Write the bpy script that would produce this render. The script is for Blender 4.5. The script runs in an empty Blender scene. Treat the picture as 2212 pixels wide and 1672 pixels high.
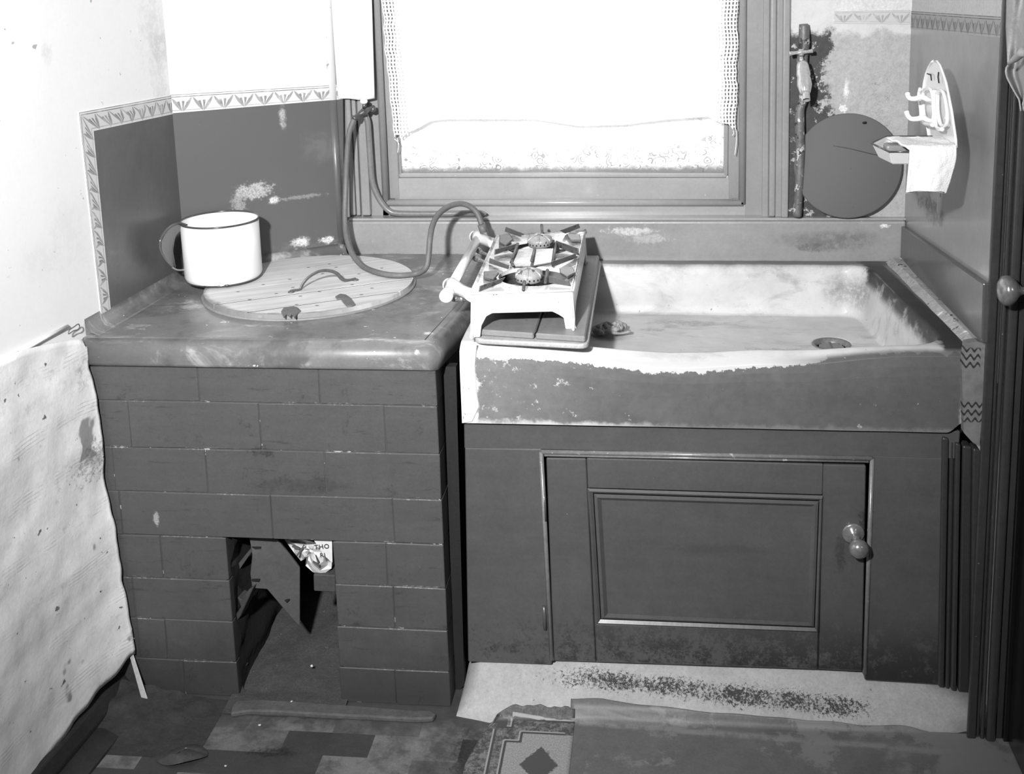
import bpy, bmesh, math, random
import numpy as np
from mathutils import Vector, Matrix, noise
random.seed(7)
SC = bpy.context.scene
COL = SC.collection
# ------------------------------------------------------------------ camera, light, exposure
F, XP, YP = 2397.8, 1161.9, 349.15           # focal length and principal point in pixels of 2212x1672
YAW, PIT, ROL = .1115, .18, -.0264
CAM = np.array([.3793, -1.9716, 1.453])
def _basis():
    cy, sy, cp, sp = math.cos(YAW), math.sin(YAW), math.cos(PIT), math.sin(PIT)
    f = np.array([-sy*cp, cy*cp, -sp]); r = np.array([cy, sy, 0.]); u = np.cross(r, f)
    cr, sr = math.cos(ROL), math.sin(ROL)
    return cr*r+sr*u, -sr*r+cr*u, f
cr_, cu_, cf_ = _basis()
cam = bpy.data.cameras.new('camera'); cam.sensor_width = 36; cam.sensor_fit = 'HORIZONTAL'
cam.lens = F/2212*36; cam.shift_x = (1106-XP)/2212; cam.shift_y = (YP-836)/2212
cam.clip_start = .02
co = bpy.data.objects.new('camera', cam); COL.objects.link(co)
co.matrix_world = Matrix(((cr_[0], cu_[0], -cf_[0], CAM[0]), (cr_[1], cu_[1], -cf_[1], CAM[1]), (cr_[2], cu_[2], -cf_[2], CAM[2]), (0, 0, 0, 1)))
SC.camera = co
SC.view_settings.view_transform = 'Standard'; SC.view_settings.look = 'None'
SC.view_settings.gamma = 1; SC.view_settings.use_curve_mapping = False
SC.view_settings.exposure = 0.0
w = bpy.data.worlds.new('sky'); SC.world = w; w.use_nodes = True
w.node_tree.nodes['Background'].inputs[0].default_value = (1, 1, 1, 1)
w.node_tree.nodes['Background'].inputs[1].default_value = 1.9
ld = bpy.data.lights.new('flash_lamp', 'SPOT'); ld.energy = 450; ld.spot_size = math.radians(84); ld.spot_blend = 1; ld.shadow_soft_size = .05
lo = bpy.data.objects.new('flash_lamp', ld); COL.objects.link(lo)
lo.location = (-.06, -1.95, 1.80)
lo.rotation_euler = (Vector((-.14, .5, 1.04))-lo.location).to_track_quat('-Z', 'Y').to_euler()
ad = bpy.data.lights.new('overhead_fill', 'AREA'); ad.shape = 'DISK'; ad.size = .5; ad.energy = 6.0
ao = bpy.data.objects.new('overhead_fill', ad); COL.objects.link(ao); ao.location = (0, -1.9, 2.3)  # weak overhead area light, unseen, with no fitting built

# ------------------------------------------------------------------ pixel rays onto real planes
def ray(x, y): return cr_*(x-XP)/F - cu_*(y-YP)/F + cf_
def aY(x, y, c): d = ray(x, y); return Vector(CAM+d*(c-CAM[1])/d[1])
def aZ(x, y, c): d = ray(x, y); return Vector(CAM+d*(c-CAM[2])/d[2])
def aX(x, y, c): d = ray(x, y); return Vector(CAM+d*(c-CAM[0])/d[0])
def aP(x, y, p, n): d = ray(x, y); n = np.array(n); return Vector(CAM+d*((np.array(p)-CAM)@n)/(d@n))
# ------------------------------------------------------------------ materials
def lin(v):
    s = max(0, v)/255.; return s/12.92 if s <= .04045 else ((s+.055)/1.055)**2.4
GAIN = 1.45
def alb(v): return min(.88, lin(v)/GAIN) if v <= 255 else min(.9, .69+(v-255)*.004)
class G:
    def __init__(s, name):
        s.m = bpy.data.materials.new(name); s.m.use_nodes = True; s.t = s.m.node_tree; s.n = s.t.nodes; s.l = s.t.links
        s.b = s.n['Principled BSDF']; s._p = None
    def pos(s):
        if s._p is None: s._p = s.n.new('ShaderNodeNewGeometry').outputs['Position']
        return s._p
    def put(s, sock, v):
        if isinstance(v, (int, float)): sock.default_value = v
        elif isinstance(v, (tuple, list, Vector)): sock.default_value = tuple(v)
        else: s.l.new(v, sock)
    def op(s, o, a, b=0., c=None, clamp=False):
        n = s.n.new('ShaderNodeMath'); n.operation = o; n.use_clamp = clamp
        s.put(n.inputs[0], a); s.put(n.inputs[1], b)
        if c is not None: s.put(n.inputs[2], c)
        return n.outputs[0]
    def vop(s, o, a, b=(0, 0, 0)):
        n = s.n.new('ShaderNodeVectorMath'); n.operation = o; s.put(n.inputs[0], a); s.put(n.inputs[1], b)
        return n.outputs['Value'] if o in ('LENGTH', 'DOT_PRODUCT', 'DISTANCE') else n.outputs[0]
    def noise(s, scale, det=4, rough=.6, vec=None, dist=0.):
        n = s.n.new('ShaderNodeTexNoise'); n.inputs['Scale'].default_value = scale; n.inputs['Detail'].default_value = det
        n.inputs['Roughness'].default_value = rough; n.inputs['Distortion'].default_value = dist
        s.put(n.inputs['Vector'], vec if vec is not None else s.pos()); return n.outputs[0]
    def sstep(s, v, a, b, o0=0., o1=1.):
        n = s.n.new('ShaderNodeMapRange'); n.interpolation_type = 'SMOOTHSTEP'
        s.put(n.inputs[0], v); s.put(n.inputs[1], a); s.put(n.inputs[2], b); s.put(n.inputs[3], o0); s.put(n.inputs[4], o1); return n.outputs[0]
    def mix(s, f, a, b):
        n = s.n.new('ShaderNodeMix'); n.data_type = 'FLOAT'; s.put(n.inputs[0], f); s.put(n.inputs[2], a); s.put(n.inputs[3], b); return n.outputs[0]
    def xyz(s, v=None):
        n = s.n.new('ShaderNodeSeparateXYZ'); s.put(n.inputs[0], v if v is not None else s.pos()); return n.outputs
    def scalev(s, v, sc):
        return s.vop('MULTIPLY', v, sc)
    def spot(s, c, r, k=.7, ns=30, soft=.25):
        """mask of a ragged patch around the point c with radii r"""
        d = s.vop('LENGTH', s.vop('DIVIDE', s.vop('SUBTRACT', s.pos(), tuple(c)), tuple(r)))
        q = s.op('MULTIPLY_ADD', s.op('SUBTRACT', s.noise(ns, 6, .8), .5), k*4, s.op('SUBTRACT', 1., d))
        return s.op('MULTIPLY', s.sstep(q, 0., soft*(3.2 if abs(k) < .65 else 2.)), s.sstep(s.noise(ns*3.3, 4, .75), .36, .56, .35, 1.))
    def col(s, v): s.put(s.b.inputs['Base Color'], (v, v, v, 1) if isinstance(v, (int, float)) else v)
    def bump(s, h, st=.3, d=.002):
        n = s.n.new('ShaderNodeBump'); n.inputs['Strength'].default_value = st; n.inputs['Distance'].default_value = d
        s.put(n.inputs['Height'], h); s.l.new(n.outputs[0], s.b.inputs['Normal'])
MC = {}
def mat(name, v, rough=.6, big=.12, bs=6, fine=.10, fs=90, streak=None, speck=(), spots=(), bump=(.25, .0015, 120), metal=0., spec=.5, coat=0, vec=None, extra=None):
    """v display grey; speck: (scale, threshold, grey); spots: (centre, radii, grey, k, ns, strength)"""
    if name in MC: return MC[name]
    g = G(name); base = alb(v)
    a = g.noise(bs, 6, .7)
    val = g.op('MULTIPLY', base, g.op('MULTIPLY_ADD', g.op('SUBTRACT', a, .5), big*7, 1.))
    mid = g.noise(bs*5, 5, .75)
    val = g.op('MULTIPLY', val, g.op('MULTIPLY_ADD', g.op('SUBTRACT', mid, .5), big*4, 1.))
    b = g.noise(fs*1.6, 6, .8)
    val = g.op('MULTIPLY', val, g.op('MULTIPLY_ADD', g.op('SUBTRACT', b, .5), fine*9, 1.))
    if streak:
        sv, amt = streak
        st = g.noise(1., 4, .65, g.scalev(g.pos(), sv))
        val = g.op('MULTIPLY', val, g.op('MULTIPLY_ADD', g.op('SUBTRACT', st, .5), amt*4, 1.))
    for sc, th, gv in speck:
        val = g.mix(g.sstep(g.noise(sc, 3, .6), th, th+.04), val, alb(gv))
    for c, r, gv, k, ns, stg in spots:
        val = g.mix(g.op('MULTIPLY', g.spot(c, r, k, ns), stg), val, alb(gv))
    if extra: val = extra(g, val)
    g.put(g.b.inputs['Base Color'], val)
    g.b.inputs['Roughness'].default_value = rough; g.b.inputs['Metallic'].default_value = metal
    g.b.inputs['Specular IOR Level'].default_value = spec
    if coat: g.b.inputs['Coat Weight'].default_value = coat; g.b.inputs['Coat Roughness'].default_value = .12
    if bump: g.bump(g.noise(bump[2], 4, .6), bump[0], bump[1])
    MC[name] = g.m; return g.m

# ------------------------------------------------------------------ mesh building
class MB:
    def __init__(s): s.bm = bmesh.new()
    def _merge(s, b, smooth=False):
        bmesh.ops.recalc_face_normals(b, faces=b.faces)
        if smooth:
            for f in b.faces: f.smooth = True
        me = bpy.data.meshes.new('t'); b.to_mesh(me); b.free(); s.bm.from_mesh(me); bpy.data.meshes.remove(me); return s
    def box(s, x0, x1, y0, y1, z0, z1, bev=0, seg=1, jit=0):
        b = bmesh.new()
        vs = [b.verts.new((x+random.uniform(-jit, jit), y+random.uniform(-jit, jit), z+random.uniform(-jit, jit))) for z in (z0, z1) for y in (y0, y1) for x in (x0, x1)]
        for q in ((0, 1, 3, 2), (4, 5, 7, 6), (0, 1, 5, 4), (2, 3, 7, 6), (0, 2, 6, 4), (1, 3, 7, 5)): b.faces.new([vs[i] for i in q])
        bmesh.ops.recalc_face_normals(b, faces=b.faces)
        if bev: bmesh.ops.bevel(b, geom=list(b.edges), offset=bev, segments=seg, affect='EDGES', profile=.5)
        return s._merge(b)
    def prism(s, pts, off, bev=0, seg=1, front=False):
        b = bmesh.new(); off = Vector(off)
        A = [b.verts.new(Vector(p)) for p in pts]; B = [b.verts.new(Vector(p)+off) for p in pts]
        fa = b.faces.new(A); b.faces.new(B[::-1]); n = len(A)
        for i in range(n): b.faces.new((A[i], B[i], B[(i+1) % n], A[(i+1) % n]))
        bmesh.ops.recalc_face_normals(b, faces=b.faces)
        if bev: bmesh.ops.bevel(b, geom=list(fa.edges) if front else list(b.edges), offset=bev, segments=seg, affect='EDGES', profile=.5)
        return s._merge(b)
    def loft(s, A, B, closed=False, smooth=False):
        b = bmesh.new(); a = [b.verts.new(Vector(p)) for p in A]; c = [b.verts.new(Vector(p)) for p in B]
        n = len(a)
        for i in range(n if closed else n-1): b.faces.new((a[i], a[(i+1) % n], c[(i+1) % n], c[i]))
        return s._merge(b, smooth)
    def tube(s, pts, r, n=10, sm=0, cap=True, flat=1.):
        pts = [Vector(p) for p in pts]
        rr = list(r) if isinstance(r, (list, tuple)) else [r]*len(pts)
        if sm:
            P = [pts[0]]+pts+[pts[-1]]; R_ = [rr[0]]+rr+[rr[-1]]; o = []; ro = []
            for i in range(1, len(P)-2):
                for k in range(sm):
                    t = k/sm; a, b_, c, d = P[i-1], P[i], P[i+1], P[i+2]
                    o.append(.5*((2*b_)+(c-a)*t+(2*a-5*b_+4*c-d)*t*t+(3*b_-a-3*c+d)*t**3)); ro.append(R_[i]*(1-t)+R_[i+1]*t)
            o.append(P[-2]); ro.append(R_[-2]); pts, rr = o, ro
        b = bmesh.new(); rings = []; up = None
        for i, p in enumerate(pts):
            t = (pts[min(i+1, len(pts)-1)]-pts[max(i-1, 0)]).normalized()
            if up is None: up = t.orthogonal().normalized()
            up = (up-t*up.dot(t)).normalized(); sd = t.cross(up)
            rings.append([b.verts.new(p+(up*math.cos(2*math.pi*k/n)*flat+sd*math.sin(2*math.pi*k/n))*rr[i]) for k in range(n)])
        for i in range(len(rings)-1):
            for k in range(n): b.faces.new((rings[i][k], rings[i][(k+1) % n], rings[i+1][(k+1) % n], rings[i+1][k]))
        if cap: b.faces.new(rings[0][::-1]); b.faces.new(rings[-1])
        return s._merge(b, True)
    def lathe(s, prof, c, ax=(0, 0, 1), n=32, smooth=True, cap=True):
        c = Vector(c); q = Vector((0, 0, 1)).rotation_difference(Vector(ax).normalized()); b = bmesh.new(); R_ = []
        for r, h in prof:
            R_.append([b.verts.new(c+q @ Vector((max(r, 1e-5)*math.cos(2*math.pi*k/n), max(r, 1e-5)*math.sin(2*math.pi*k/n), h))) for k in range(n)])
        for i in range(len(R_)-1):
            for k in range(n): b.faces.new((R_[i][k], R_[i][(k+1) % n], R_[i+1][(k+1) % n], R_[i+1][k]))
        if cap: b.faces.new(R_[0][::-1]); b.faces.new(R_[-1])
        return s._merge(b, smooth)
    def grid(s, fn, nu, nv, smooth=True):
        b = bmesh.new(); V = [[b.verts.new(fn(i/nu, j/nv)) for i in range(nu+1)] for j in range(nv+1)]
        for j in range(nv):
            for i in range(nu): b.faces.new((V[j][i], V[j][i+1], V[j+1][i+1], V[j+1][i]))
        return s._merge(b, smooth)
    def ball(s, c, r, sub=2, jit=0, sq=(1, 1, 1)):
        b = bmesh.new(); bmesh.ops.create_icosphere(b, subdivisions=sub, radius=1)
        for v in b.verts:
            d = v.co.normalized(); k = 1+jit*noise.noise(d*2.3+Vector(c)*9)
            v.co = Vector((c[0]+d.x*r*sq[0]*k, c[1]+d.y*r*sq[1]*k, c[2]+d.z*r*sq[2]*k))
        return s._merge(b, True)
def obj(name, mb, m, parent=None, label=None, cat=None, group=None, kind=None):
    me = bpy.data.meshes.new(name)
    if mb is None: o = bpy.data.objects.new(name, None)
    else: mb.bm.to_mesh(me); mb.bm.free(); o = bpy.data.objects.new(name, me); me.materials.append(m)
    COL.objects.link(o)
    if parent is not None: put_under(o, parent)
    for k, v in (('label', label), ('category', cat), ('group', group), ('kind', kind)):
        if v: o[k] = v
    return o
def wloc(o):
    v = Vector(o.location)
    while o.parent: o = o.parent; v += Vector(o.location)
    return v
def put_under(o, p): o.parent = p; o.location = Vector(o.location)-wloc(p)
def thing(name, loc, label, cat, group=None):
    o = bpy.data.objects.new(name, None); COL.objects.link(o); o.location = loc; o.empty_display_size = .05
    o['label'] = label; o['category'] = cat
    if group: o['group'] = group
    return o
def struct(name, mb, m, parent=None): return obj(name, mb, m, parent, kind=None if parent else 'structure')

ZS, ZR = .755, .7415           # slab top, sink rim
# wall lines (plan)
A0 = aZ(402, 600, ZS); B0 = aZ(746, 548, ZS)                 # diagonal wall foot
L0 = aZ(165, 737, ZS)
LD = (A0-L0); LD.z = 0; LD.normalize(); LN = Vector((LD.y, -LD.x, 0))       # left wall direction, normal into the room
DD = (B0-A0); DD.z = 0; DD.normalize(); DN = Vector((DD.y, -DD.x, 0))       # diagonal wall
def pL(x, y, o=0.): return aP(x, y, A0+LN*o, LN)
def pD(x, y, o=0.): return aP(x, y, A0+DN*o, DN)
def onL(t, z, o=0.): v = A0+LD*t+LN*o; v.z = z; return v
def onD(t, z, o=0.): v = A0+DD*t+DN*o; v.z = z; return v
XR = .945                      # right wall
def pR(x, y, o=0.): return aX(x, y, XR-o)

# ------------------------------------------------------------------ material set
def wallpaper_extra(lines):
    def f(g, val):
        return val
    return f
m_paper = mat('white_wallpaper', 268, .8, big=.015, bs=3, fine=.012, fs=70, bump=(.15, .0015, 40),
    speck=((55, .715, 170), (23, .70, 190)),
    spots=((pL(100, 115), (.05, .02, .03), 205, .5, 30, .35), (pL(335, 60), (.03, .08, .16), 190, .6, 18, .35), (pL(345, 150), (.03, .05, .12), 195, .6, 18, .3),
           (pL(150, 500), (.03, .10, .10), 215, .6, 15, .2), (pL(90, 560), (.03, .08, .06), 215, .6, 15, .2)))
def stripes(g, val):
    x, y, z = g.xyz()[:3]
    zz = g.op('ADD', z, g.op('MULTIPLY', g.op('SUBTRACT', g.noise(5, 3), .5), .03))
    ln = g.sstep(g.op('SINE', g.op('MULTIPLY', zz, 900.)), .3, .9)
    grp = g.sstep(g.op('SINE', g.op('MULTIPLY', zz, 62.)), .45, .8)
    m_ = g.op('MULTIPLY', g.op('MULTIPLY', ln, grp), g.sstep(g.noise(9, 5, .75), .46, .60))
    val = g.mix(g.op('MULTIPLY', m_, .45), val, alb(170))
    fl_ = g.sstep(g.noise(28, 6, .8, g.vop('ADD', g.pos(), (4, 4, 4))), .54, .66)
    return g.mix(g.op('MULTIPLY', g.op('MULTIPLY', fl_, g.sstep(g.noise(4, 3), .42, .60)), .4), val, alb(175))
m_paper_low = mat('soiled_wallpaper', 258, .85, big=.06, bs=5, fine=.035, fs=60, bump=(.4, .003, 35), streak=((8, 8, 40), .07), extra=stripes,
    speck=((40, .68, 120), (9, .64, 165)),
    spots=((aY(190, 985, -.05), (.05, .08, .045), 110, .9, 60, .7), (aY(100, 1250, -.15), (.05, .2, .10), 170, .6, 14, .6), (aY(60, 1100, -.15), (.05, .2, .10), 195, .6, 14, .5),
           (aY(230, 1420, 0), (.05, .08, .04), 110, .7, 30, .7), (aY(150, 800, -.05), (.05, .08, .05), 165, .7, 30, .6)))
def dado_extra(g, val):
    x, y, z = g.xyz()[:3]
    e = g.sstep(g.op('ADD', z, g.op('MULTIPLY', g.op('SUBTRACT', g.noise(25, 5, .7), .5), .12)), ZS-.01, ZS+.06, .55, 0.)
    return g.mix(g.op('MULTIPLY', e, g.sstep(g.noise(45, 4, .7), .42, .6)), val, alb(165))
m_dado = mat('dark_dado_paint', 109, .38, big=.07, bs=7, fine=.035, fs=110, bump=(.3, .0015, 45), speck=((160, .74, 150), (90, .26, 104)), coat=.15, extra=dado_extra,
    spots=((pD(548, 412), (.055, .04, .022), 215, .7, 70, .85), (pD(592, 432), (.018, .02, .012), 250, .5, 90, 1), (pD(516, 440), (.02, .02, .03), 190, .9, 80, .7),
           (pD(650, 523), (.026, .03, .016), 265, .6, 60, 1), (pD(705, 518), (.02, .03, .011), 255, .7, 70, 1), (pD(610, 252), (.010, .015, .034), 215, .6, 60, .8),
           (pD(728, 540), (.035, .03, .018), 235, .8, 60, .9), (pD(650, 548), (.07, .06, .012), 195, .9, 60, .7), (pD(650, 425), (.08, .05, .006), 185, .9, 90, .55),
           (pD(690, 320), (.07, .06, .05), 128, .5, 12, .6), (pD(740, 430), (.012, .012, .16), 75, .3, 18, .8)))  # last spot paints the shading of the rounded end by the window
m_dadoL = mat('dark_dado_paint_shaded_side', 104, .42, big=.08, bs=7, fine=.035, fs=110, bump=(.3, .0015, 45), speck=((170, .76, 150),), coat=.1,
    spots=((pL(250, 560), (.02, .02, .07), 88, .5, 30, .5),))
m_dadoR = mat('dark_dado_paint_right_sheen', 158, .30, big=.08, bs=6, fine=.035, fs=110, bump=(.2, .0012, 30), speck=((170, .75, 160),), coat=.3,
    spots=((pR(2060, 480), (.05, .10, .06), 150, .9, 60, .6), (pR(2010, 450), (.05, .14, .03), 60, .7, 25, .7), (pR(1985, 250), (.05, .05, .2), 85, .3, 12, .5)))  # lighter grey than the other dado, sheen put into the colour

# ------------------------------------------------------------------ room shell
fl = MB(); fl.box(-1.25, 1.3, -3.3, .9, -.05, 0)
def floor_extra(g, val):
    x, y, z = g.xyz()[:3]
    return val
# lino with a worn pattern of staggered oblong blocks
def lino_blocks(g, val):
    x, y, z = g.xyz()[:3]
    n = g.n.new('ShaderNodeTexBrick'); n.offset = .5; n.inputs['Scale'].default_value = 1; n.inputs['Mortar Size'].default_value = 0
    n.inputs['Brick Width'].default_value = .17; n.inputs['Row Height'].default_value = .062; n.inputs['Bias'].default_value = -.1
    n.inputs['Color1'].default_value = (0, 0, 0, 1); n.inputs['Color2'].default_value = (1, 1, 1, 1)
    nv = g.vop('ADD', g.pos(), g.scalev(g.vop('SUBTRACT', g.n.new('ShaderNodeTexNoise').outputs['Color'], (.5, .5, .5)), (.004, .004, 0)))
    g.put(n.inputs['Vector'], nv)
    b = g.sstep(n.outputs['Color'], .42, .50, 0, 1); b2 = g.sstep(n.outputs['Color'], .72, .76, 0, 1)
    wear = g.sstep(g.noise(14, 5, .7), .36, .60)
    v = g.op('MULTIPLY', val, g.op('ADD', .55, g.op('MULTIPLY', g.op('ADD', b, b2), g.op('MULTIPLY_ADD', wear, .55, .2))))
    dirt = g.sstep(g.op('ADD', y, g.op('MULTIPLY', g.op('SUBTRACT', g.noise(12, 5, .7), .5), .22)), -.13, -.06)
    return g.mix(dirt, v, g.op('MULTIPLY', alb(78), g.op('ADD', .6, g.op('MULTIPLY', g.noise(50, 5, .7), .8))))
m_floor = mat('worn_block_patterned_lino', 98, .5, big=.12, bs=9, fine=.12, fs=120, speck=((120, .74, 180),), bump=(.35, .002, 60), extra=lino_blocks,
    spots=((aZ(1015, 1620, 0), (.035, .12, .03), 55, .7, 40, .8), (aZ(300, 1600, 0), (.10, .03, .03), 42, .8, 30, .8), (aZ(590, 1625, 0), (.05, .015, .03), 45, .8, 50, .7)))
struct('floor', fl, m_floor)
TOPZ = 2.45
wl = MB(); a = onL(0, 0); b_ = onL(-3.9, 0); wl.prism([onL(0, -.02), onL(-3.9, -.02), onL(-3.9, TOPZ), onL(0, TOPZ)], -LN*.08)
wall_left = struct('wall_left', wl, m_paper)
wd = MB(); tB = (B0-A0).dot(DD)
wd.prism([onD(0, -.02), onD(tB, -.02), onD(tB, TOPZ), onD(0, TOPZ)], -DN*.08)
wall_corner = struct('wall_corner', wd, m_paper)
# back wall round the window opening
def plaster_extra(g, val):
    x, y, z = g.xyz()[:3]
    n = g.op('MULTIPLY', g.op('SUBTRACT', g.noise(14, 6, .75), .5), .22)
    dark = g.sstep(g.op('ADD', x, n), .752, .772, 1., 0.)                 # soaked strip round the pipe
    inner = g.op('MULTIPLY', alb(72), g.op('ADD', .35, g.op('MULTIPLY', g.noise(38, 6, .8), 1.5)))
    inner = g.mix(g.sstep(g.noise(26, 5, .75, g.vop('ADD', g.pos(), (3, 1, 0))), .56, .60), inner, alb(200))
    v = g.mix(dark, val, inner)
    top = g.sstep(g.op('ADD', z, g.op('MULTIPLY', n, .5)), 1.262, 1.282)
    v = g.mix(top, v, g.op('MULTIPLY', alb(232), g.op('ADD', .75, g.op('MULTIPLY', g.noise(20, 5, .7), .4))))
    cr = g.op('ABSOLUTE', g.op('SUBTRACT', g.noise(7, 6, .8, None, .4), .5))
    return g.op('MULTIPLY', v, g.mix(g.sstep(g.noise(5, 2), .52, .6), 1., g.sstep(cr, .0, .006, .45, 1.)))
m_plaster = mat('flaking_plaster', 190, .75, big=.06, bs=7, fine=.10, fs=85, bump=(.7, .004, 40), extra=plaster_extra,
    spots=((aY(1828, 195, .62), (.008, .05, .03), 262, .5, 80, 1), (aY(1822, 235, .62), (.010, .05, .012), 262, .7, 80, 1), (aY(1745, 455, .62), (.014, .05, .022), 265, .8, 80, 1),
           (aY(1780, 245, .62), (.03, .05, .02), 170, 1., 60, .8)))
wb = MB()
WX0, WX1, WZ0, WZ1 = -.245, .53, .90, 1.95
wb.box(.676, 1.2, .62, .80, -.02, TOPZ); wb.box(-.42, WX0-.03, .70, .80, -.02, TOPZ); wb.box(-.42, 1.2, .66, .80, -.02, .83); wb.box(-.42, 1.2, .66, .80, WZ1+.1, TOPZ)
wall_back = struct('wall_back', wb, m_plaster)
wr = MB(); wr.box(XR, XR+.11, -.05, .66, .70, TOPZ); wr.box(XR+.045, XR+.11, -.05, .66, -.02, .70); wr.box(XR, XR+.11, -3.2, -.95, -.02, TOPZ); wr.box(XR, XR+.11, -.95, -.05, 2.12, TOPZ)
wall_right = struct('wall_right', wr, m_paper)
rw = MB(); rw.box(-1.3, 1.1, -3.28, -3.2, -.02, TOPZ); struct('wall_front', rw, mat('plain_wallpaper', 200, .8))
ce = MB(); ce.box(-1.3, 1.2, -3.3, .9, TOPZ, TOPZ+.06); struct('ceiling', ce, mat('whitewash', 235, .8))

# dado panels of dark paint
def sheet(pts, nrm, th=.0015): mb = MB(); mb.prism(pts, Vector(nrm)*th); return mb
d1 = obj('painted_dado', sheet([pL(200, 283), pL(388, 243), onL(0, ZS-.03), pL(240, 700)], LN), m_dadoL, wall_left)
d2 = obj('painted_dado', sheet([onD(0, pD(388, 243).z), pD(740, 214), onD(tB, .80), onD(tB, ZS-.03), onD(0, ZS-.03)], DN), m_dado, wall_corner)
pts = [pR(1968, 62), pR(2174, 84)]; z0, z1 = pts[0].z, pts[1].z
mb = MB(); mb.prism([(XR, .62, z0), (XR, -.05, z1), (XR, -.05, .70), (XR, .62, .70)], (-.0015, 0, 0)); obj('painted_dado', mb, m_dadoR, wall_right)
# painted edges of the diagonal wall (rounded end beside the window)
mb = MB(); e = onD(tB-.008, 0, -.006)
mb.tube([(e.x, e.y, ZS), (e.x, e.y, pD(740, 214).z)], .012, 12); obj('rounded_corner', mb, m_dado, wall_corner)
mb = MB(); e = onD(tB-.008, 0, -.006)
mb.tube([(e.x, e.y, pD(740, 214).z), (e.x, e.y, TOPZ)], .012, 12); obj('rounded_corner', mb, m_paper, wall_corner)

# printed paper border: real strips with a leaf pattern in their own u,v
def border_mat(name, light, dark, fade):
    g = G(name); uv = g.n.new('ShaderNodeUVMap').outputs[0]; u, v = g.xyz(uv)[:2]
    t = g.op('SUBTRACT', g.op('FRACT', u), .5); at = g.op('ABSOLUTE', t)
    # leaf fan: strokes radiate from the foot of each repeat
    ang = g.op('ARCTAN2', t, g.op('ADD', v, .03))
    st = g.op('SINE', g.op('MULTIPLY', ang, 17.))
    rad = g.op('SQRT', g.op('ADD', g.op('MULTIPLY', t, t), g.op('MULTIPLY', v, v)))
    inleaf = g.op('MULTIPLY', g.sstep(rad, .60, .66, 1., 0.), g.sstep(v, .08, .12))
    env = g.sstep(g.op('SUBTRACT', g.op('MULTIPLY', at, 1.75), v), -.05, .0, 1., 0.)       # inside the V
    leaf = g.op('MULTIPLY', g.op('MULTIPLY', g.sstep(st, -.5, .2), inleaf), env)
    lens = g.op('MULTIPLY', g.op('SINE', g.op('MULTIPLY', v, 3.6)), .16)
    zig = g.sstep(g.op('SUBTRACT', g.op('ABSOLUTE', g.op('SUBTRACT', g.op('MULTIPLY', at, 1.75), v)), lens), -.04, .03, .85, 0.)
    zig = g.op('MULTIPLY', zig, g.sstep(v, .78, .8, 1., 0.))
    l1 = g.op('MAXIMUM', g.sstep(g.op('ABSOLUTE', g.op('SUBTRACT', v, .86)), .012, .03, 1., 0.), g.sstep(g.op('ABSOLUTE', g.op('SUBTRACT', v, .13)), .01, .028, .6, 0.))
    l2 = g.sstep(g.op('ABSOLUTE', g.op('SUBTRACT', v, .97)), .008, .022, 1., 0.)
    m_ = g.op('MAXIMUM', g.op('MULTIPLY', g.op('MAXIMUM', leaf, zig), .85), g.op('MAXIMUM', l1, l2))
    m_ = g.op('MULTIPLY', m_, g.sstep(g.noise(30, 4, .7), .30, .55, fade, 1.), clamp=True)
    band = g.op('MULTIPLY', g.sstep(v, .04, .08), g.sstep(v, .80, .84, 1., 0.))
    base = g.mix(g.op('MULTIPLY', band, .45), alb(light), alb(light-22))
    g.put(g.b.inputs['Base Color'], g.mix(m_, base, alb(dark))); g.b.inputs['Roughness'].default_value = .8
    return g.m
m_border = border_mat('leaf_border_paper', 240, 118, .5); m_border_pale = border_mat('faded_leaf_border_paper', 225, 165, .1); m_border_dim = border_mat('dull_leaf_border_paper', 182, 95, .3)
def border(name, inner, outer, u0, u1, m, nrm, parent):
    """a strip between two polylines; v=0 at the dado, v=1 at the outer edge"""
    b = bmesh.new(); uvl = b.loops.layers.uv.new('UVMap'); n = len(inner); N_ = Vector(nrm)
    rows = []
    for k in (0, 1):
        rows.append(([b.verts.new(Vector(p)+N_*(.0022 if k else .0)) for p in inner], [b.verts.new(Vector(p)+N_*(.0022 if k else .0)) for p in outer]))
    for i in range(n-1):
        ua, ub = u0+(u1-u0)*i/(n-1), u0+(u1-u0)*(i+1)/(n-1)
        f = b.faces.new((rows[1][0][i], rows[1][0][i+1], rows[1][1][i+1], rows[1][1][i]))
        for l, q in zip(f.loops, ((ua, 0), (ub, 0), (ub, 1), (ua, 1))): l[uvl].uv = q
        for e_ in (0, 1): b.faces.new((rows[0][e_][i], rows[0][e_][i+1], rows[1][e_][i+1], rows[1][e_][i]))
    me = bpy.data.meshes.new(name); b.to_mesh(me); b.free(); o = bpy.data.objects.new(name, me); COL.objects.link(o); me.materials.append(m)
    put_under(o, parent); return o
border('paper_border', [pL(200, 283), pL(388, 243)], [pL(168, 243), pL(386, 203)], 0, 8.5, m_border, LN, wall_left)
border('paper_border', [pL(240, 697), pL(200, 283)], [pL(219, 700), pL(168, 243)], 0, 11, m_border, LN, wall_left)
border('paper_border', [onD(0, pD(388, 243).z), pD(740, 214)], [onD(0, pD(386, 203).z), pD(740, 182)], 0, 8.6, m_border, DN, wall_corner)
border('paper_border', [(XR, .62, z0), (XR, -.05, z1)], [(XR, .62, z0+.040), (XR, -.05, z1+.035)], 0, 15, m_border_dim, (-1, 0, 0), wall_right)
border('paper_border', [aY(1802, 50, .6195), aY(1966, 52, .6195)], [aY(1802, 24, .6195), aY(1966, 22, .6195)], 0, 4, m_border_pale, (0, -1, 0), wall_back)
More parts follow.
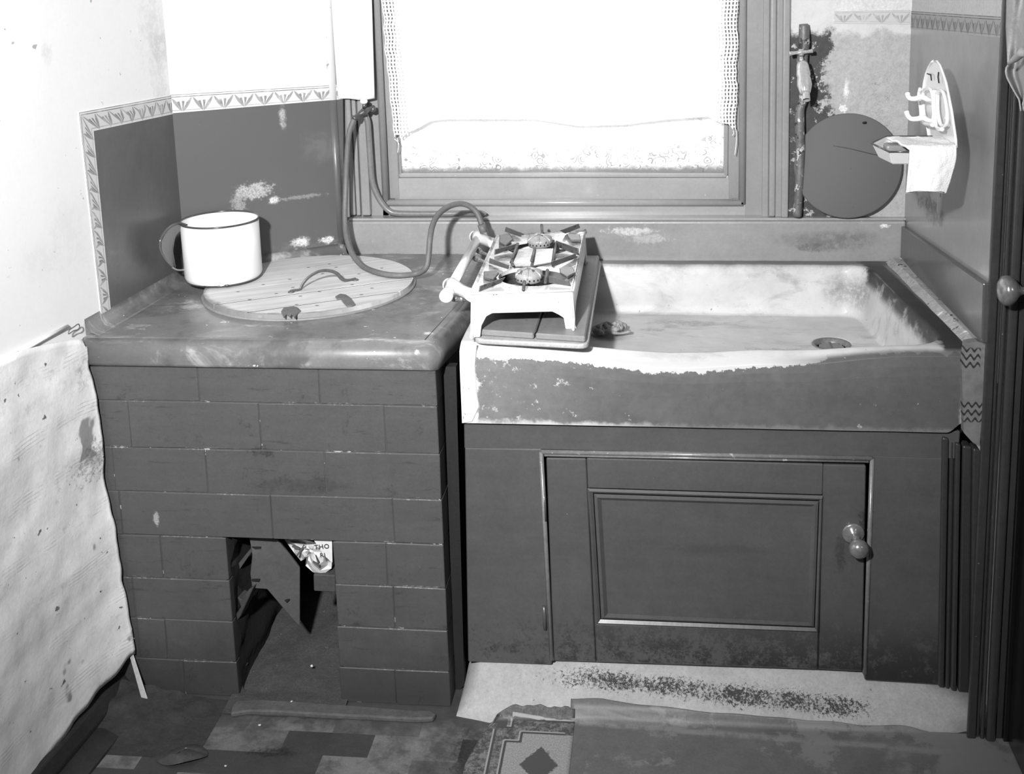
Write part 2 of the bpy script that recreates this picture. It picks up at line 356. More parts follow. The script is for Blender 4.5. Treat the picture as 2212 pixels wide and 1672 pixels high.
# upper paper on the back and right wall edges
mb = MB(); mb.prism([aY(1800, -60, .62), (XR, .62, 1.42), (XR, .62, aY(1966, 52, .62).z), aY(1800, 48, .62)], (0, -.0012, 0)); obj('wallpaper', mb, mat('pale_stained_wallpaper', 226, .8, big=.08, bs=9), wall_back)
mb = MB(); mb.prism([(XR, .62, z0), (XR, -.05, z1), (XR, -.05, TOPZ), (XR, .62, TOPZ)], (-.0012, 0, 0)); obj('wallpaper', mb, mat('greyed_wallpaper', 205, .8, big=.05), wall_right)

# lower loose wallpaper on the left wall, bulging and ragged
LOWE = [(178, 792), (196, 860), (208, 960), (214, 1040), (232, 1120), (246, 1210), (258, 1290), (272, 1380), (276, 1402)]
def edge_at(z):
    q = [aY(x, y, -.045) for x, y in LOWE]
    for i in range(len(q)-1):
        if q[i].z >= z >= q[i+1].z: return q[i].lerp(q[i+1], (q[i].z-z)/(q[i].z-q[i+1].z))
    return q[0] if z > q[0].z else q[-1]
ztop = pL(0, 785).z
def lowpaper(u, v):
    # u 0 at the brickwork, 1 out in the room; v 0 top, 1 bottom
    zt = aZ(190, 725, ZS).z-.01 if u < .02 else ztop-.035+.045*min(1, u*5)
    zb = .095-.075*min(1, u*3.2)+.012*noise.noise(Vector((u*22, 1, 0)))
    z = zt+(zb-zt)*v
    e_ = edge_at(z); t0 = (e_-A0).dot(LD); o0 = (e_-A0).dot(LN)
    jag = .006*noise.noise(Vector((0, v*18, 3)))
    t = t0+.002+jag*(1-u)-(u**1.3)*1.5
    off = max(.008, o0*max(0, 1-u*4.5)**1.5+.012+.006*noise.noise(Vector((t*6, z*7, 0)))+.003*noise.noise(Vector((t*20, z*22, 5))))
    return onL(t, z, off)
mb = MB(); mb.grid(lowpaper, 90, 60); lp = obj('loose_wallpaper', mb, m_paper_low, wall_left)
sm = lp.modifiers.new('thick', 'SOLIDIFY'); sm.thickness = .0025
mb = MB(); mb.tube([onL(t, ztop+.0+.003*math.sin(t*9), .004) for t in np.linspace(-.46, -2.2, 24)], .0035, 8); obj('paper_seam', mb, m_paper_low, wall_left)

# ------------------------------------------------------------------ skirting at left, kerb
bp = [aZ(282, 1402, .06), aZ(60, 1657, .02)]
mb = MB(); fl0 = onL(-.30, 0, .03)
mb.prism([onL(-.30, 0, .0), onL(-.30, 0, .034), onL(-.30, .018, .034), onL(-.30, .040, .02), onL(-.30, .05, .0)], -LD*1.9, bev=.002)
m_black = mat('blackened_wood', 48, .5, big=.2, bs=12, fine=.15, speck=((140, .70, 90),))
struct('baseboard_left', mb, m_black)
mb = MB(); mb.prism([onL(-.31, 0, .034), onL(-.31, 0, .085), onL(-.31, .004, .083), onL(-.31, .010, .034)], -LD*1.7)
obj('floor_edging', mb, m_black, None, 'black worn strip lying on the floor along the left skirting', 'edging strip')

# concrete kerb below the cupboard
KF = [aZ(985, 1547, 0), aZ(1060, 1562, 0), aZ(1250, 1562, 0), aZ(1500, 1572, 0), aZ(1800, 1582, 0), aZ(2050, 1588, 0), aZ(2162, 1566, 0)]
def kerb_front(x):
    for i in range(len(KF)-1):
        if x <= KF[i+1].x: k = max(0, (x-KF[i].x)/(KF[i+1].x-KF[i].x)); return KF[i].y*(1-k)+KF[i+1].y*k
    return KF[-1].y
KX0, KX1 = KF[0].x, 1.02
def kerb(u, v):
    x = KX0+(KX1-KX0)*u; yf = kerb_front(x); yb = .045
    if v > .92: y = yb
    else: y = yf+(yb-yf)*v/.92
    s_ = min(1, v/.92); z = .085*(.22*min(1, s_*9)**.7+.78*s_**1.15)
    e_ = min(1, u*28)**.5*min(1, (1-u)*40+.3)
    z = z*e_+.0015*noise.noise(Vector((x*30, y*30, 0)))+.003*noise.noise(Vector((x*9, y*9, 0)))
    if v >= 1: z = 0
    return Vector((x, y, max(z, -.001)))
def kerb_extra(g, val):
    x, y, z = g.xyz()[:3]
    m1 = g.sstep(g.op('ABSOLUTE', g.op('SUBTRACT', g.op('ADD', y, g.op('MULTIPLY', x, .045)), .008)), .004, .034, 1., 0.)
    m2 = g.op('MULTIPLY', g.sstep(x, .02, .30), g.sstep(x, .70, .84, 1., 0.))
    mk = g.op('MULTIPLY', m1, m2)
    sp = g.sstep(g.op('ADD', g.op('ADD', g.noise(170, 5, .85), g.op('MULTIPLY', g.op('SUBTRACT', g.noise(16, 5, .7), .5), .35)), g.op('MULTIPLY', mk, .24)), .66, .76)
    v = g.mix(g.op('MULTIPLY', sp, g.sstep(mk, 0., .15)), val, alb(66))
    return g.mix(g.op('MULTIPLY', g.sstep(g.op('ADD', x, g.op('MULTIPLY', g.sstep(y, -.03, .04), .12)), .93, 1.05), .7), v, alb(70))
m_kerb = mat('cement_kerb', 194, .8, big=.10, bs=8, fine=.07, fs=100, bump=(.3, .002, 90), speck=((60, .70, 110),), extra=kerb_extra)
mb = MB(); mb.grid(kerb, 110, 24); obj('cement_kerb', mb, m_kerb, None, 'pale sloping cement kerb speckled with dark grit below the cupboard', 'kerb')

# ------------------------------------------------------------------ floor coverings at the right
def lino_dark(g, val):
    x, y, z = g.xyz()[:3]
    n = g.op('MULTIPLY', g.op('SUBTRACT', g.noise(10, 5, .7), .5), .05)
    line = g.sstep(g.op('ABSOLUTE', g.op('SUBTRACT', g.op('ADD', g.op('ADD', y, g.op('MULTIPLY', x, .045)), g.op('MULTIPLY', n, .5)), -.058)), .002, .012, 1., 0.)
    v = g.mix(g.op('MULTIPLY', g.op('MULTIPLY', line, g.sstep(g.noise(40, 4, .8), .38, .56, .4, 1.)), .8), val, alb(158))
    v = g.mix(g.sstep(g.op('ADD', g.noise(7, 6, .75, g.vop('ADD', g.pos(), (1, 4, 0))), g.op('MULTIPLY', x, .12)), .60, .66, 0., .75), v, alb(150))
    r = g.sstep(g.op('ADD', x, g.op('MULTIPLY', n, 5.)), .74, .82)
    return g.mix(g.op('MULTIPLY', r, g.sstep(g.noise(9, 5, .7), .38, .55)), v, alb(145))
m_lino2 = mat('dark_worn_lino', 118, .5, big=.10, bs=8, fine=.09, fs=130, extra=lino_dark, bump=(.25, .0015, 60), speck=((130, .75, 160),))
xs = np.linspace(.165, .985, 34)
def linofront(x): return kerb_front(x)+.0
top = []
for x in xs:
    top.append((x, kerb_front(x)+.034-.030*((x-.16)/.8)+.003*noise.noise(Vector((x*20, 0, 0))), None))
def lino_z(x, y):
    yf = kerb_front(x); s_ = max(0, (y-yf)/(.045-yf)); return (.085*(.22*min(1, s_*9)**.7+.78*s_**1.15) if y > yf else 0)+.003
def onkerb(px, py):
    z = .01
    for _ in range(40): p = aZ(px, py, z); z = z*.6+.4*lino_z(p.x, p.y)
    return aZ(px, py, z)
TL = [onkerb(*q) for q in ((1238, 1512), (1300, 1513), (1400, 1526), (1500, 1538), (1750, 1560), (2000, 1582), (2100, 1588))]
TO = [onkerb(*q) for q in ((1058, 1575), (1075, 1552), (1086, 1538), (1105, 1528), (1150, 1527), (1242, 1535))]
def linog(u, v):
    x = .200+.82*u; yt = float(np.interp(x, [p.x for p in TL], [p.y for p in TL]))+.003*noise.noise(Vector((x*14, 0, 0))); y = yt+(-.62-yt)*v**1.6
    return Vector((x+.0*v, y, lino_z(x, y)+.003))
mb = MB(); mb.grid(linog, 80, 40); o = obj('linoleum_sheet', mb, m_lino2, None, 'dark worn linoleum sheet lapping up over the front of the cement kerb', 'linoleum')
md = o.modifiers.new('t', 'SOLIDIFY'); md.thickness = .0025
# ornamental remnant: greek key border with a diamond
g = G('ornamental_lino'); X_, Y_, _z = g.xyz()[:3]
def seg(a, c, w_, t, lo_, hi_): return g.op('MULTIPLY', g.sstep(g.op('ABSOLUTE', g.op('SUBTRACT', a, c)), w_*.6, w_*1.1, 1., 0.), g.op('MULTIPLY', g.sstep(t, lo_-.001, lo_+.001), g.sstep(t, hi_-.001, hi_+.001, 1., 0.)))
def seglines(o_, w_):
    L_ = [seg(Y_, -.071-o_, w_, X_, .092+o_, .30), seg(Y_, -.106-o_, w_, X_, .111+o_, .193), seg(X_, .111+o_, w_, Y_, -.132-o_, -.106-o_), seg(Y_, -.132-o_, w_, X_, .083+o_, .111+o_), seg(X_, .083+o_, w_, Y_, -.8, -.132-o_),
          seg(X_, .091+o_, w_, Y_, -.094, -.071), seg(Y_, -.094-o_, w_, X_, .060, .091), seg(X_, .060+o_, w_, Y_, -.8, -.100)]
    v = L_[0]
    for q in L_[1:]: v = g.op('MAXIMUM', v, q)
    return v
weave = g.op('MULTIPLY_ADD', g.op('SUBTRACT', g.noise(1, 4, .8, g.scalev(g.pos(), (420, 260, 1))), .5), 2.6, .5, clamp=True)
mott = g.sstep(g.noise(75, 4, .8), .40, .62)
inf = g.op('MAXIMUM', g.op('MULTIPLY', g.sstep(Y_, -.110, -.107, 1., 0.), g.sstep(X_, .112, .115)), g.op('MULTIPLY', g.sstep(Y_, -.136, -.133, 1., 0.), g.sstep(X_, .084, .087)))
field = g.mix(inf, g.mix(mott, alb(88), alb(150)), alb(178))
top_ = g.sstep(g.op('ADD', Y_, g.op('MULTIPLY', g.noise(30, 3), .01)), -.066, -.062)
field = g.mix(top_, field, g.mix(g.op('MULTIPLY', mott, .5), alb(86), alb(130)))
val = g.op('MULTIPLY', field, g.op('MULTIPLY_ADD', weave, .8, .55))
val = g.mix(seglines(-.0035, .0022), val, alb(185)); val = g.mix(seglines(0., .0026), val, alb(84))
sq = g.op('MAXIMUM', g.op('ABSOLUTE', g.op('SUBTRACT', X_, .070)), g.op('ABSOLUTE', g.op('SUBTRACT', Y_, -.082)))
val = g.mix(g.sstep(sq, .0095, .0105, 1., 0.), val, alb(92))
dm = g.op('ADD', g.op('DIVIDE', g.op('ABSOLUTE', g.op('SUBTRACT', X_, .152)), .036), g.op('DIVIDE', g.op('ABSOLUTE', g.op('SUBTRACT', Y_, -.190)), .050))
dia = g.sstep(g.op('ADD', dm, g.op('MULTIPLY', g.op('SUBTRACT', g.noise(110, 4, .8), .5), .55)), .92, 1.02, 1., 0.)
val = g.mix(g.op('MULTIPLY', dia, .92), val, alb(80))
val = g.mix(g.sstep(g.noise(22, 5, .7), .60, .72, 0., .5), val, alb(85))
g.put(g.b.inputs['Base Color'], val); g.b.inputs['Roughness'].default_value = .6
def lino3(u, v):
    x = TO[0].x+(.209-TO[0].x)*u; yt = float(np.interp(x, [p.x for p in TO], [p.y for p in TO]))+.003*noise.noise(Vector((x*60, 0, 2))); y = yt+(-.62-yt)*v**1.5
    return Vector((x-.03*min(1, v*3)*(1-u), y, lino_z(x, y)+.0045))
mb = MB(); mb.grid(lino3, 24, 60); o = obj('ornamental_linoleum', mb, g.m, None, 'narrow linoleum strip with a stepped border and dark diamond pattern', 'linoleum')
md = o.modifiers.new('t', 'SOLIDIFY'); md.thickness = .0025

# ------------------------------------------------------------------ brickwork of the boiler
BY = -.033
zj = [aY(955, y, BY).z for y in (798, 877, 981, 1079, 1176, 1270, 1361, 1450, 1528)]; zj[-1] = 0
BX0, BX1 = -.728, -.040
def bxp(x, y): return aY(x, y, BY).x
cuts = [[430, 690], [282, 563, 832], [247, 447, 703], [262, 587, 850], [262, 350], [290, 480], [300, 360], [300, 400]]
cutsR = {4: [835], 5: [851], 6: [], 7: [855]}
OX0 = bxp(487, 1160); OX1 = bxp(718, 1160); OX0b = bxp(516, 1490); OX1b = bxp(735, 1490)
def brick_extra(g, val):
    x, y, z = g.xyz()[:3]
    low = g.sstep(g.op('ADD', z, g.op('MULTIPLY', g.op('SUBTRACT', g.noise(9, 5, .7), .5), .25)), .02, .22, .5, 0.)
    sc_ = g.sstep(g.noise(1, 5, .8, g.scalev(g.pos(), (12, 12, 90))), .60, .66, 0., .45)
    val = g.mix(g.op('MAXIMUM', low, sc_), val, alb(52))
    jd = None
    for zz in zj[1:8]:
        q = g.op('ABSOLUTE', g.op('SUBTRACT', z, zz)); jd = q if jd is None else g.op('MINIMUM', jd, q)
    chip = g.op('MULTIPLY', g.sstep(g.op('ADD', jd, g.op('MULTIPLY', g.op('SUBTRACT', g.noise(130, 5, .8), .5), .012)), .0005, .0025, 1., 0.), g.sstep(g.noise(13, 4, .7), .53, .60))
    val = g.mix(g.op('MULTIPLY', chip, .75), val, alb(165))
    dk = g.op('MULTIPLY', g.sstep(g.noise(17, 6, .8, g.vop('ADD', g.pos(), (2, 2, 2))), .56, .68), g.sstep(g.noise(160, 4, .8), .42, .56))
    return g.mix(g.op('MULTIPLY', dk, .6), val, alb(48))
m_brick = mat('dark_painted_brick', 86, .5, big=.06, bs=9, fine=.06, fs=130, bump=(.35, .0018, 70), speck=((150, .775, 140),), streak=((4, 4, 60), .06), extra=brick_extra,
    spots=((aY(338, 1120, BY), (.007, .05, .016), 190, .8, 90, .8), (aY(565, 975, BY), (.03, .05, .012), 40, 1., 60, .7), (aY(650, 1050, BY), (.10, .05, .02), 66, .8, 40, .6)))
m_joint = mat('painted_mortar', 80, .7, big=.06, bs=15, fine=.06, fs=80, bump=(.5, .003, 90), speck=((38, .63, 190),))
root = thing('boiler_surround', (-.4, .1, 0), 'dark painted brick wash boiler surround with a square stoke hole at its foot', 'boiler')
mid = {}
for c in range(8):
    z1_, z0_ = zj[c], zj[c+1]
    xsL = [bxp(x, (798+91*c+45)) for x in cuts[c]]
    segs = []
    if c < 4: pts = [BX0]+xsL+[BX1]; segs = list(zip(pts[:-1], pts[1:]))
    else:
        xr = [bxp(x, 798+91*c+45) for x in cutsR[c]]; k = (c-4)/3.
        xo0 = OX0+(OX0b-OX0)*k; xo1 = OX1+(OX1b-OX1)*k
        xsL = [x for x in xsL if x < xo0-.02]
        pts = [BX0]+xsL+[xo0]; segs = list(zip(pts[:-1], pts[1:])); pts = [xo1]+xr+[BX1-.004*(c-3)*.0]; segs += list(zip(pts[:-1], pts[1:]))
    for i, (a, b_) in enumerate(segs):
        if b_-a < .012: continue
        g_ = .0005; mb = MB(); dy = random.uniform(-.0006, .0006)
        mb.box(a+g_, b_-g_, BY+dy, BY+.10, z0_+g_, z1_-g_-(0.001 if c else .0), bev=.0013, seg=1, jit=.0007)
        obj('brick', mb, m_brick, root)
# second skin: right side and mortar core
mb = MB()
mb.prism([(BX0, BY+.0014, 0), (OX0-.006, BY+.0014, 0), (OX0-.006, .35, 0), (BX0+.05, .35, 0)], (0, 0, zj[4])); mb.box(OX1+.006, BX1-.003, BY+.0014, .34, 0, zj[4]); mb.prism([(BX0, BY+.0014, zj[4]+.001), (BX1-.003, BY+.0014, zj[4]+.001), (BX1-.003, .34, zj[4]+.001), (BX0+.05, .34, zj[4]+.001)], (0, 0, zj[0]-zj[4]-.002))
mb.box(OX0-.02, OX1+.02, .34, .38, 0, zj[4])
obj('mortar', mb, m_joint, root)
for c in range(8):
    mb = MB(); mb.box(BX1-.006, BX1+.0, BY+.105, BY+.30, zj[c+1]+.002, zj[c]-.002, bev=.0015); obj('brick', mb, m_brick, root)
# jambs blackened for soot and for the hole's shadow; ash slope
m_soot_shade = mat('soot_and_shade', 12, .9, big=.3, bs=20, fine=.3, fs=90, bump=(.8, .004, 50), speck=((90, .70, 60),))
mb = MB(); mb.grid(lambda u, v: Vector((OX0+(OX0b-OX0)*(1-v)+.004+.014*noise.noise(Vector((u*5, v*7, 1)))+.02*u*(1-v), BY+.012+.36*u, .0+zj[4]*v)), 24, 24); obj('soot_shade_lining', mb, m_soot_shade, root)
mb = MB(); mb.grid(lambda u, v: Vector((OX1-.004+.010*noise.noise(Vector((u*5, v*7, 4))), BY+.02+.36*u, .0+zj[4]*v)), 24, 24); obj('soot_shade_lining', mb, m_soot_shade, root)
mb = MB(); mb.box(OX0-.01, OX1+.01, .30, .335, 0, zj[4]); mb.box(OX0, OX1, BY+.11, .34, zj[4]-.02, zj[4]-.002); obj('soot_shade_lining', mb, m_soot_shade, root)
m_shard = mat('broken_brick_face', 66, .8, big=.2, bs=30)
for q in ([(487, 1250), (500, 1262), (492, 1300), (497, 1335), (488, 1345)], [(497, 1345), (520, 1312), (512, 1290), (522, 1296), (536, 1275), (548, 1268), (520, 1330), (505, 1352)], [(508, 1425), (514, 1440), (522, 1452), (512, 1462)]):
    mb = MB(); mb.prism([aY(x, y, BY+.02) for x, y in q], (.004, .03, 0), bev=.0015); obj('broken_brick', mb, m_shard, root)
m_ash = mat('ash_and_dust', 74, .9, big=.12, bs=14, fine=.22, fs=160, bump=(.6, .003, 120), speck=((140, .71, 150), (60, .70, 50)))
def ash(u, v):
    x = OX0b-.015+(OX1b-OX0b+.03)*u; y = BY-.055+.40*v
    h = .004+.080*max(0, (v-.16))**1.0*1.1+.006*noise.noise(Vector((x*14, y*14, 0)))+.0025*noise.noise(Vector((x*50, y*50, 0)))
    if v < .16: h = .004*v/.16+.002*abs(noise.noise(Vector((x*30, y*30, 0))))
    return Vector((x, y, h+.002))
mb = MB(); mb.grid(ash, 40, 50); obj('ash_heap', mb, m_ash, None, 'grey heap of ash and dust spilling from the stoke hole', 'ash', kind='stuff')

# flap leaning in the hole
m_flap = mat('dirty_grey_board', 92, .6, big=.10, bs=12, fine=.08, fs=90, streak=((60, 60, 8), .06))
fp = [(539, 1163, 0.), (597, 1163, .008), (648, 1228, .018), (648, 1354, .024), (638, 1345, .022), (577, 1273, .010), (545, 1271, .002), (541, 1240, .0), (545, 1200, .0)]
rt = thing('wooden_flap', aY(590, 1270, .03), 'grey kite-shaped board flap propped in the stoke hole', 'flap')
mb = MB(); mb.prism([aY(x, y, BY+.03+d) for x, y, d in fp], (-.003, .009, 0), bev=.0012); obj('board', mb, m_flap, rt)
m_notch = mat('dark_notch', 18, .8)
for q in ([(545, 1180), (565, 1180), (565, 1183), (552, 1184)], [(545, 1250), (562, 1250), (560, 1254), (545, 1253)], [(616, 1295), (626, 1293), (620, 1299)]):
    mb = MB(); mb.prism([aY(x, y, BY+.030+.018*(x-540)/108) for x, y in q], (0, -.004, 0)); obj('chipped_notch', mb, m_notch, rt)
mb = MB(); mb.prism([aY(x, y, BY+.05) for x, y in ((545, 1190), (540, 1187), (487, 1252), (492, 1262), (500, 1255))], (0, .01, 0)); obj('splintered_lath', mb, mat('splinter_wood', 80, .7), None, 'thin dark lath slanting down left of the flap in the stoke hole', 'lath')

# newspaper ball and brick end
m_news = mat('newsprint', 236, .8, big=.04, bs=20, fine=.05, fs=60, bump=None)
rt = thing('crumpled_newspaper', aY(675, 1200, .03), 'crumpled white newspaper stuffed in the top of the stoke hole', 'newspaper')
NP = [(612, 1163), (650, 1160), (690, 1160), (717, 1163), (718, 1200), (716, 1228), (696, 1242), (676, 1236), (660, 1222), (662, 1205), (650, 1212), (636, 1195), (625, 1180)]
cx_, cy_ = 672, 1190
b = bmesh.new(); cen = []
rings = []
for k, f_ in enumerate((1., .82, .6, .36, .12)):
    rings.append([b.verts.new(aY(cx_+(x-cx_)*f_, cy_+(y-cy_)*f_, .03-.022*(1-f_)**.8+(random.uniform(-.012, .012) if k else .0))) for x, y in NP])
for i in range(4):
    for k in range(len(NP)):
        q = [rings[i][k], rings[i][(k+1) % len(NP)], rings[i+1][(k+1) % len(NP)], rings[i+1][k]]
        b.faces.new((q[0], q[1], q[2])); b.faces.new((q[0], q[2], q[3]))
b.faces.new(rings[4])
back = [b.verts.new(v.co+Vector((0, .05, .0))) for v in rings[0]]
for k in range(len(NP)): b.faces.new((rings[0][k], back[k], back[(k+1) % len(NP)], rings[0][(k+1) % len(NP)]))
b.faces.new(back[::-1])
mb = MB(); mb._merge(b); obj('paper', mb, m_news, rt)
m_ink = mat('black_ink', 30, .7, bump=None)
def text(body, p, size, m, parent, rot, name='lettering', ext=.0006, sx=1):
    cu = bpy.data.curves.new(name, 'FONT'); cu.body = body; cu.size = size; cu.extrude = ext; cu.resolution_u = 3; cu.space_character = 1.1
    o = bpy.data.objects.new(name, cu); COL.objects.link(o); o.rotation_euler = rot; o.location = p; o.scale = (sx, 1, 1)
    bpy.context.view_layer.update(); me = bpy.data.meshes.new_from_object(o); bpy.data.objects.remove(o)
    M_ = Matrix.Translation(Vector(p)) @ (Matrix.Rotation(rot[2], 4, 'Z') @ Matrix.Rotation(rot[1], 4, 'Y') @ Matrix.Rotation(rot[0], 4, 'X')) @ Matrix.Diagonal((sx, 1, 1, 1))
    me.transform(M_); me.materials.clear(); me.materials.append(m); o = bpy.data.objects.new(name, me); COL.objects.link(o); put_under(o, parent); return o
mb = MB(); q = [(676, 1164), (717, 1163), (718, 1215), (700, 1200)]
mb.prism([aY(x, y, -.022) for x, y in q], (0, .003, 0)); obj('paper_fold', mb, m_news, rt)
text('THO', aY(680, 1187, -.0230), .0135, m_ink, rt, (math.pi/2, -.12, 0))
text('RI', aY(692, 1204, -.0230), .0125, m_ink, rt, (math.pi/2, -.12, 0))
for q in ([(632, 1178), (648, 1185), (646, 1188), (630, 1182)], [(640, 1200), (655, 1178), (657, 1180), (643, 1202)], [(676, 1212), (690, 1222), (688, 1225), (675, 1215)], [(681, 1200), (689, 1216), (686, 1217)]):
    mb = MB(); mb.prism([aY(x, y, .004) for x, y in q], (0, .004, 0)); obj('print_line', mb, mat('grey_print', 95, .8), rt)
mb = MB(); a = aY(676, 1241, .02); b_ = aY(721, 1278, .02); mb.box(a.x, b_.x+.004, .02, .10, b_.z, a.z, bev=.002, jit=.0015)
obj('brick_end', mb, mat('sooty_brick_end', 72, .8, streak=((10, 10, 160), .15)), None, 'sooty brick end below the crumpled newspaper in the hole', 'brick')

# ------------------------------------------------------------------ slab worktop over the boiler
def slab_extra(g, val):
    x, y, z = g.xyz()[:3]
    w_ = g.sstep(g.noise(1, 6, .75, g.scalev(g.pos(), (7, 16, 10)), .6), .52, .68, 0., .75)
    v = g.mix(w_, val, alb(205))
    dk = g.sstep(g.noise(6, 5, .7, g.vop('ADD', g.pos(), (5, 2, 0))), .48, .62, 0., .7)
    v = g.mix(dk, v, alb(88))
    ch = g.sstep(g.noise(60, 3, .6), .70, .73); return g.mix(ch, v, alb(230))
m_slab = mat('smooth_worn_cement', 128, .42, big=.11, bs=7, fine=.06, fs=100, extra=slab_extra, bump=(.25, .0015, 40), coat=.25,
    spots=((aZ(925, 720, ZS), (.012, .012, .02), 255, .5, 60, 1), (aY(900, 762, -.04), (.007, .02, .006), 255, .6, 90, 1), (aY(300, 770, -.04), (.5, .03, .02), 118, .3, 9, .5), (aZ(360, 640, ZS), (.05, .10, .02), 100, .6, 20, .6)))
SY = -.043; ZB = .703
out = [Vector((L0.x-.03, SY, ZB)), Vector((-.052, SY, ZB)), Vector((-.036, SY+.012, ZB)), Vector((-.028, .02, ZB)), Vector((-.012, .12, ZB)), Vector((.0, .30, ZB)), Vector((.004, .60, ZB)), Vector((-.385, .60, ZB))]
out += [Vector((B0.x, B0.y, ZB)), Vector((A0.x, A0.y, ZB)), Vector((onL(-.02, 0).x, onL(-.02, 0).y, ZB))]
b = bmesh.new(); lo_ = [b.verts.new(p) for p in out]; hi_ = [b.verts.new(Vector((p.x, p.y, ZS))) for p in out]; n = len(out)
b.faces.new(lo_[::-1]); b.faces.new(hi_)
for i in range(n): b.faces.new((lo_[i], lo_[(i+1) % n], hi_[(i+1) % n], hi_[i]))
bmesh.ops.recalc_face_normals(b, faces=b.faces); b.edges.ensure_lookup_table()
top_e = [e for e in b.edges if all(v.co.z > ZS-.001 for v in e.verts) and min(v.co.x+v.co.y*0 for v in e.verts) > -2 and ((abs(e.verts[0].co.y-SY) < .02 and abs(e.verts[1].co.y-SY) < .02) or (e.verts[0].co.x > -.06 and e.verts[1].co.x > -.06 and e.verts[0].co.y < .45))]
bmesh.ops.bevel(b, geom=top_e, offset=.030, segments=6, affect='EDGES', profile=.5)
be = [e for e in b.edges if all(abs(v.co.z-ZB) < .001 for v in e.verts) and all(v.co.y < SY+.005 for v in e.verts)]
bmesh.ops.bevel(b, geom=be, offset=.008, segments=3, affect='EDGES', profile=.5)
mb = MB(); mb._merge(b)
for f in mb.bm.faces: f.smooth = abs(f.normal.z) < .98 and f.calc_area() < .05
slab = obj('worktop', mb, m_slab, None, 'grey cement worktop with a rounded front edge over the brick boiler', 'worktop')
# cove against the walls
mb = MB()
for o_, base, d_, nn, t0, t1 in ((onL, A0, LD, LN, -.40, .0), (onD, A0, DD, DN, 0, tB)):
    prof = [(0, .0), (.032, .0), (.022, .003), (.012, .008), (.005, .018), (0, .034)]
    A_ = [o_(t0, ZS+z-.001, o) for o, z in prof]; B_ = [o_(t1, ZS+z-.001, o) for o, z in prof]; mb.loft(A_, B_, closed=True, smooth=True)
obj('cement_cove', mb, m_slab, slab)

# ------------------------------------------------------------------ wooden boiler lid
LC = Vector((-.388, .316, ZS)); LR = .226; LT = .013
def lid_extra(g, val):
    v = val
    for (x, y) in ((1260, 665), (1485, 665), (1375, 717), (1110, 763), (895, 805), (690, 865), (1625, 610), (1350, 860), (1135, 830), (1615, 807), (1195, 897), (1775, 832), (1330, 972), (1165, 965), (1430, 637), (1670, 720), (1855, 672), (1000, 880), (785, 928), (1690, 885)):
        p = aZ(330+x/3.749, 400+y/3.749, ZS+LT)
        d = g.vop('LENGTH', g.vop('DIVIDE', g.vop('SUBTRACT', g.pos(), tuple(p)), (.0042, .0036, .02)))
        v = g.mix(g.sstep(d, .8, 1.15, .8, 0.), v, alb(95))
    return v
LA = math.atan2(aZ(889, 618, ZS).y-aZ(520, 668, ZS).y, aZ(889, 618, ZS).x-aZ(520, 668, ZS).x)   # grain direction from the joint line
ca, sa = math.cos(LA), math.sin(LA)
gl = Vector((ca, sa, 0)); gp = Vector((-sa, ca, 0))
def lid_vec(g):
    return None
m_lid = None
def mk_lid():
    g = G('scrubbed_wood'); x = g.vop('DOT_PRODUCT', g.pos(), tuple(gl)); y = g.vop('DOT_PRODUCT', g.pos(), tuple(gp))
    c = g.n.new('ShaderNodeCombineXYZ'); g.put(c.inputs[0], g.op('MULTIPLY', x, 5.)); g.put(c.inputs[1], g.op('MULTIPLY', y, 75.))
    n1 = g.noise(1, 5, .65, c.outputs[0], .3)
    v = g.op('MULTIPLY', alb(222), g.op('MULTIPLY_ADD', g.op('SUBTRACT', n1, .5), .9, 1.))
    v = g.op('MULTIPLY', v, g.op('MULTIPLY_ADD', g.op('SUBTRACT', g.noise(9, 4), .5), .5, 1.))
    d = g.vop('LENGTH', g.vop('DIVIDE', g.vop('SUBTRACT', g.pos(), (LC.x, LC.y, ZS+LT)), (LR, LR, .05)))
    fr = g.op('ADD', d, g.op('MULTIPLY', g.op('SUBTRACT', g.noise(20, 4, .7), .5), .16))
    lowleft = g.sstep(g.vop('DOT_PRODUCT', g.vop('SUBTRACT', g.pos(), tuple(LC)), (-.45, -.9, 0)), .02, .17)
    v = g.mix(g.op('MULTIPLY', g.sstep(fr, .93, 1.), g.op('MULTIPLY', lowleft, .8)), v, alb(120))
    v = lid_extra(g, v)
    g.put(g.b.inputs['Base Color'], v); g.b.inputs['Roughness'].default_value = .65; g.bump(n1, .2, .001); return g.m
m_lid = mk_lid()
m_gap = mat('dirt_and_shade_in_joints', 52, .9, bump=None)
rt = thing('plank_cover', LC, 'round scrubbed wooden plank lid with a bowed wire handle on the worktop', 'cover')
offs = [-LR-.001, -.128, -.045, .045, .128, LR+.001]
jl = aZ(700, 652, ZS+LT)
dj = (jl-LC).dot(gp); offs = [-LR, dj, dj+.085, dj+.172, dj+.26, LR]
for i in range(len(offs)-1):
    a, b_ = offs[i]+.0011, offs[i+1]-.0011
    if b_ <= a: continue
    P2 = []; N = 22
    for k in range(N+1):
        s_ = a+(b_-a)*0; 
    def half(s): return math.sqrt(max(0, LR*LR-s*s))
    ss = [a+(b_-a)*k/8 for k in range(9)]
    P2 = [(half(s), s) for s in ss]+[(-half(s), s) for s in ss[::-1]]
    P2 = [p for k, p in enumerate(P2) if k == 0 or (abs(p[0]-P2[k-1][0])+abs(p[1]-P2[k-1][1])) > 1e-5]
    if abs(P2[0][0]-P2[-1][0])+abs(P2[0][1]-P2[-1][1]) < 1e-5: P2 = P2[:-1]
    mb = MB(); dz = random.uniform(-.0005, .0005)
    mb.prism([LC+gl*x+gp*y+Vector((0, 0, LT+dz)) for x, y in P2], (0, 0, -LT), bev=.0004); obj('plank', mb, m_lid, rt)
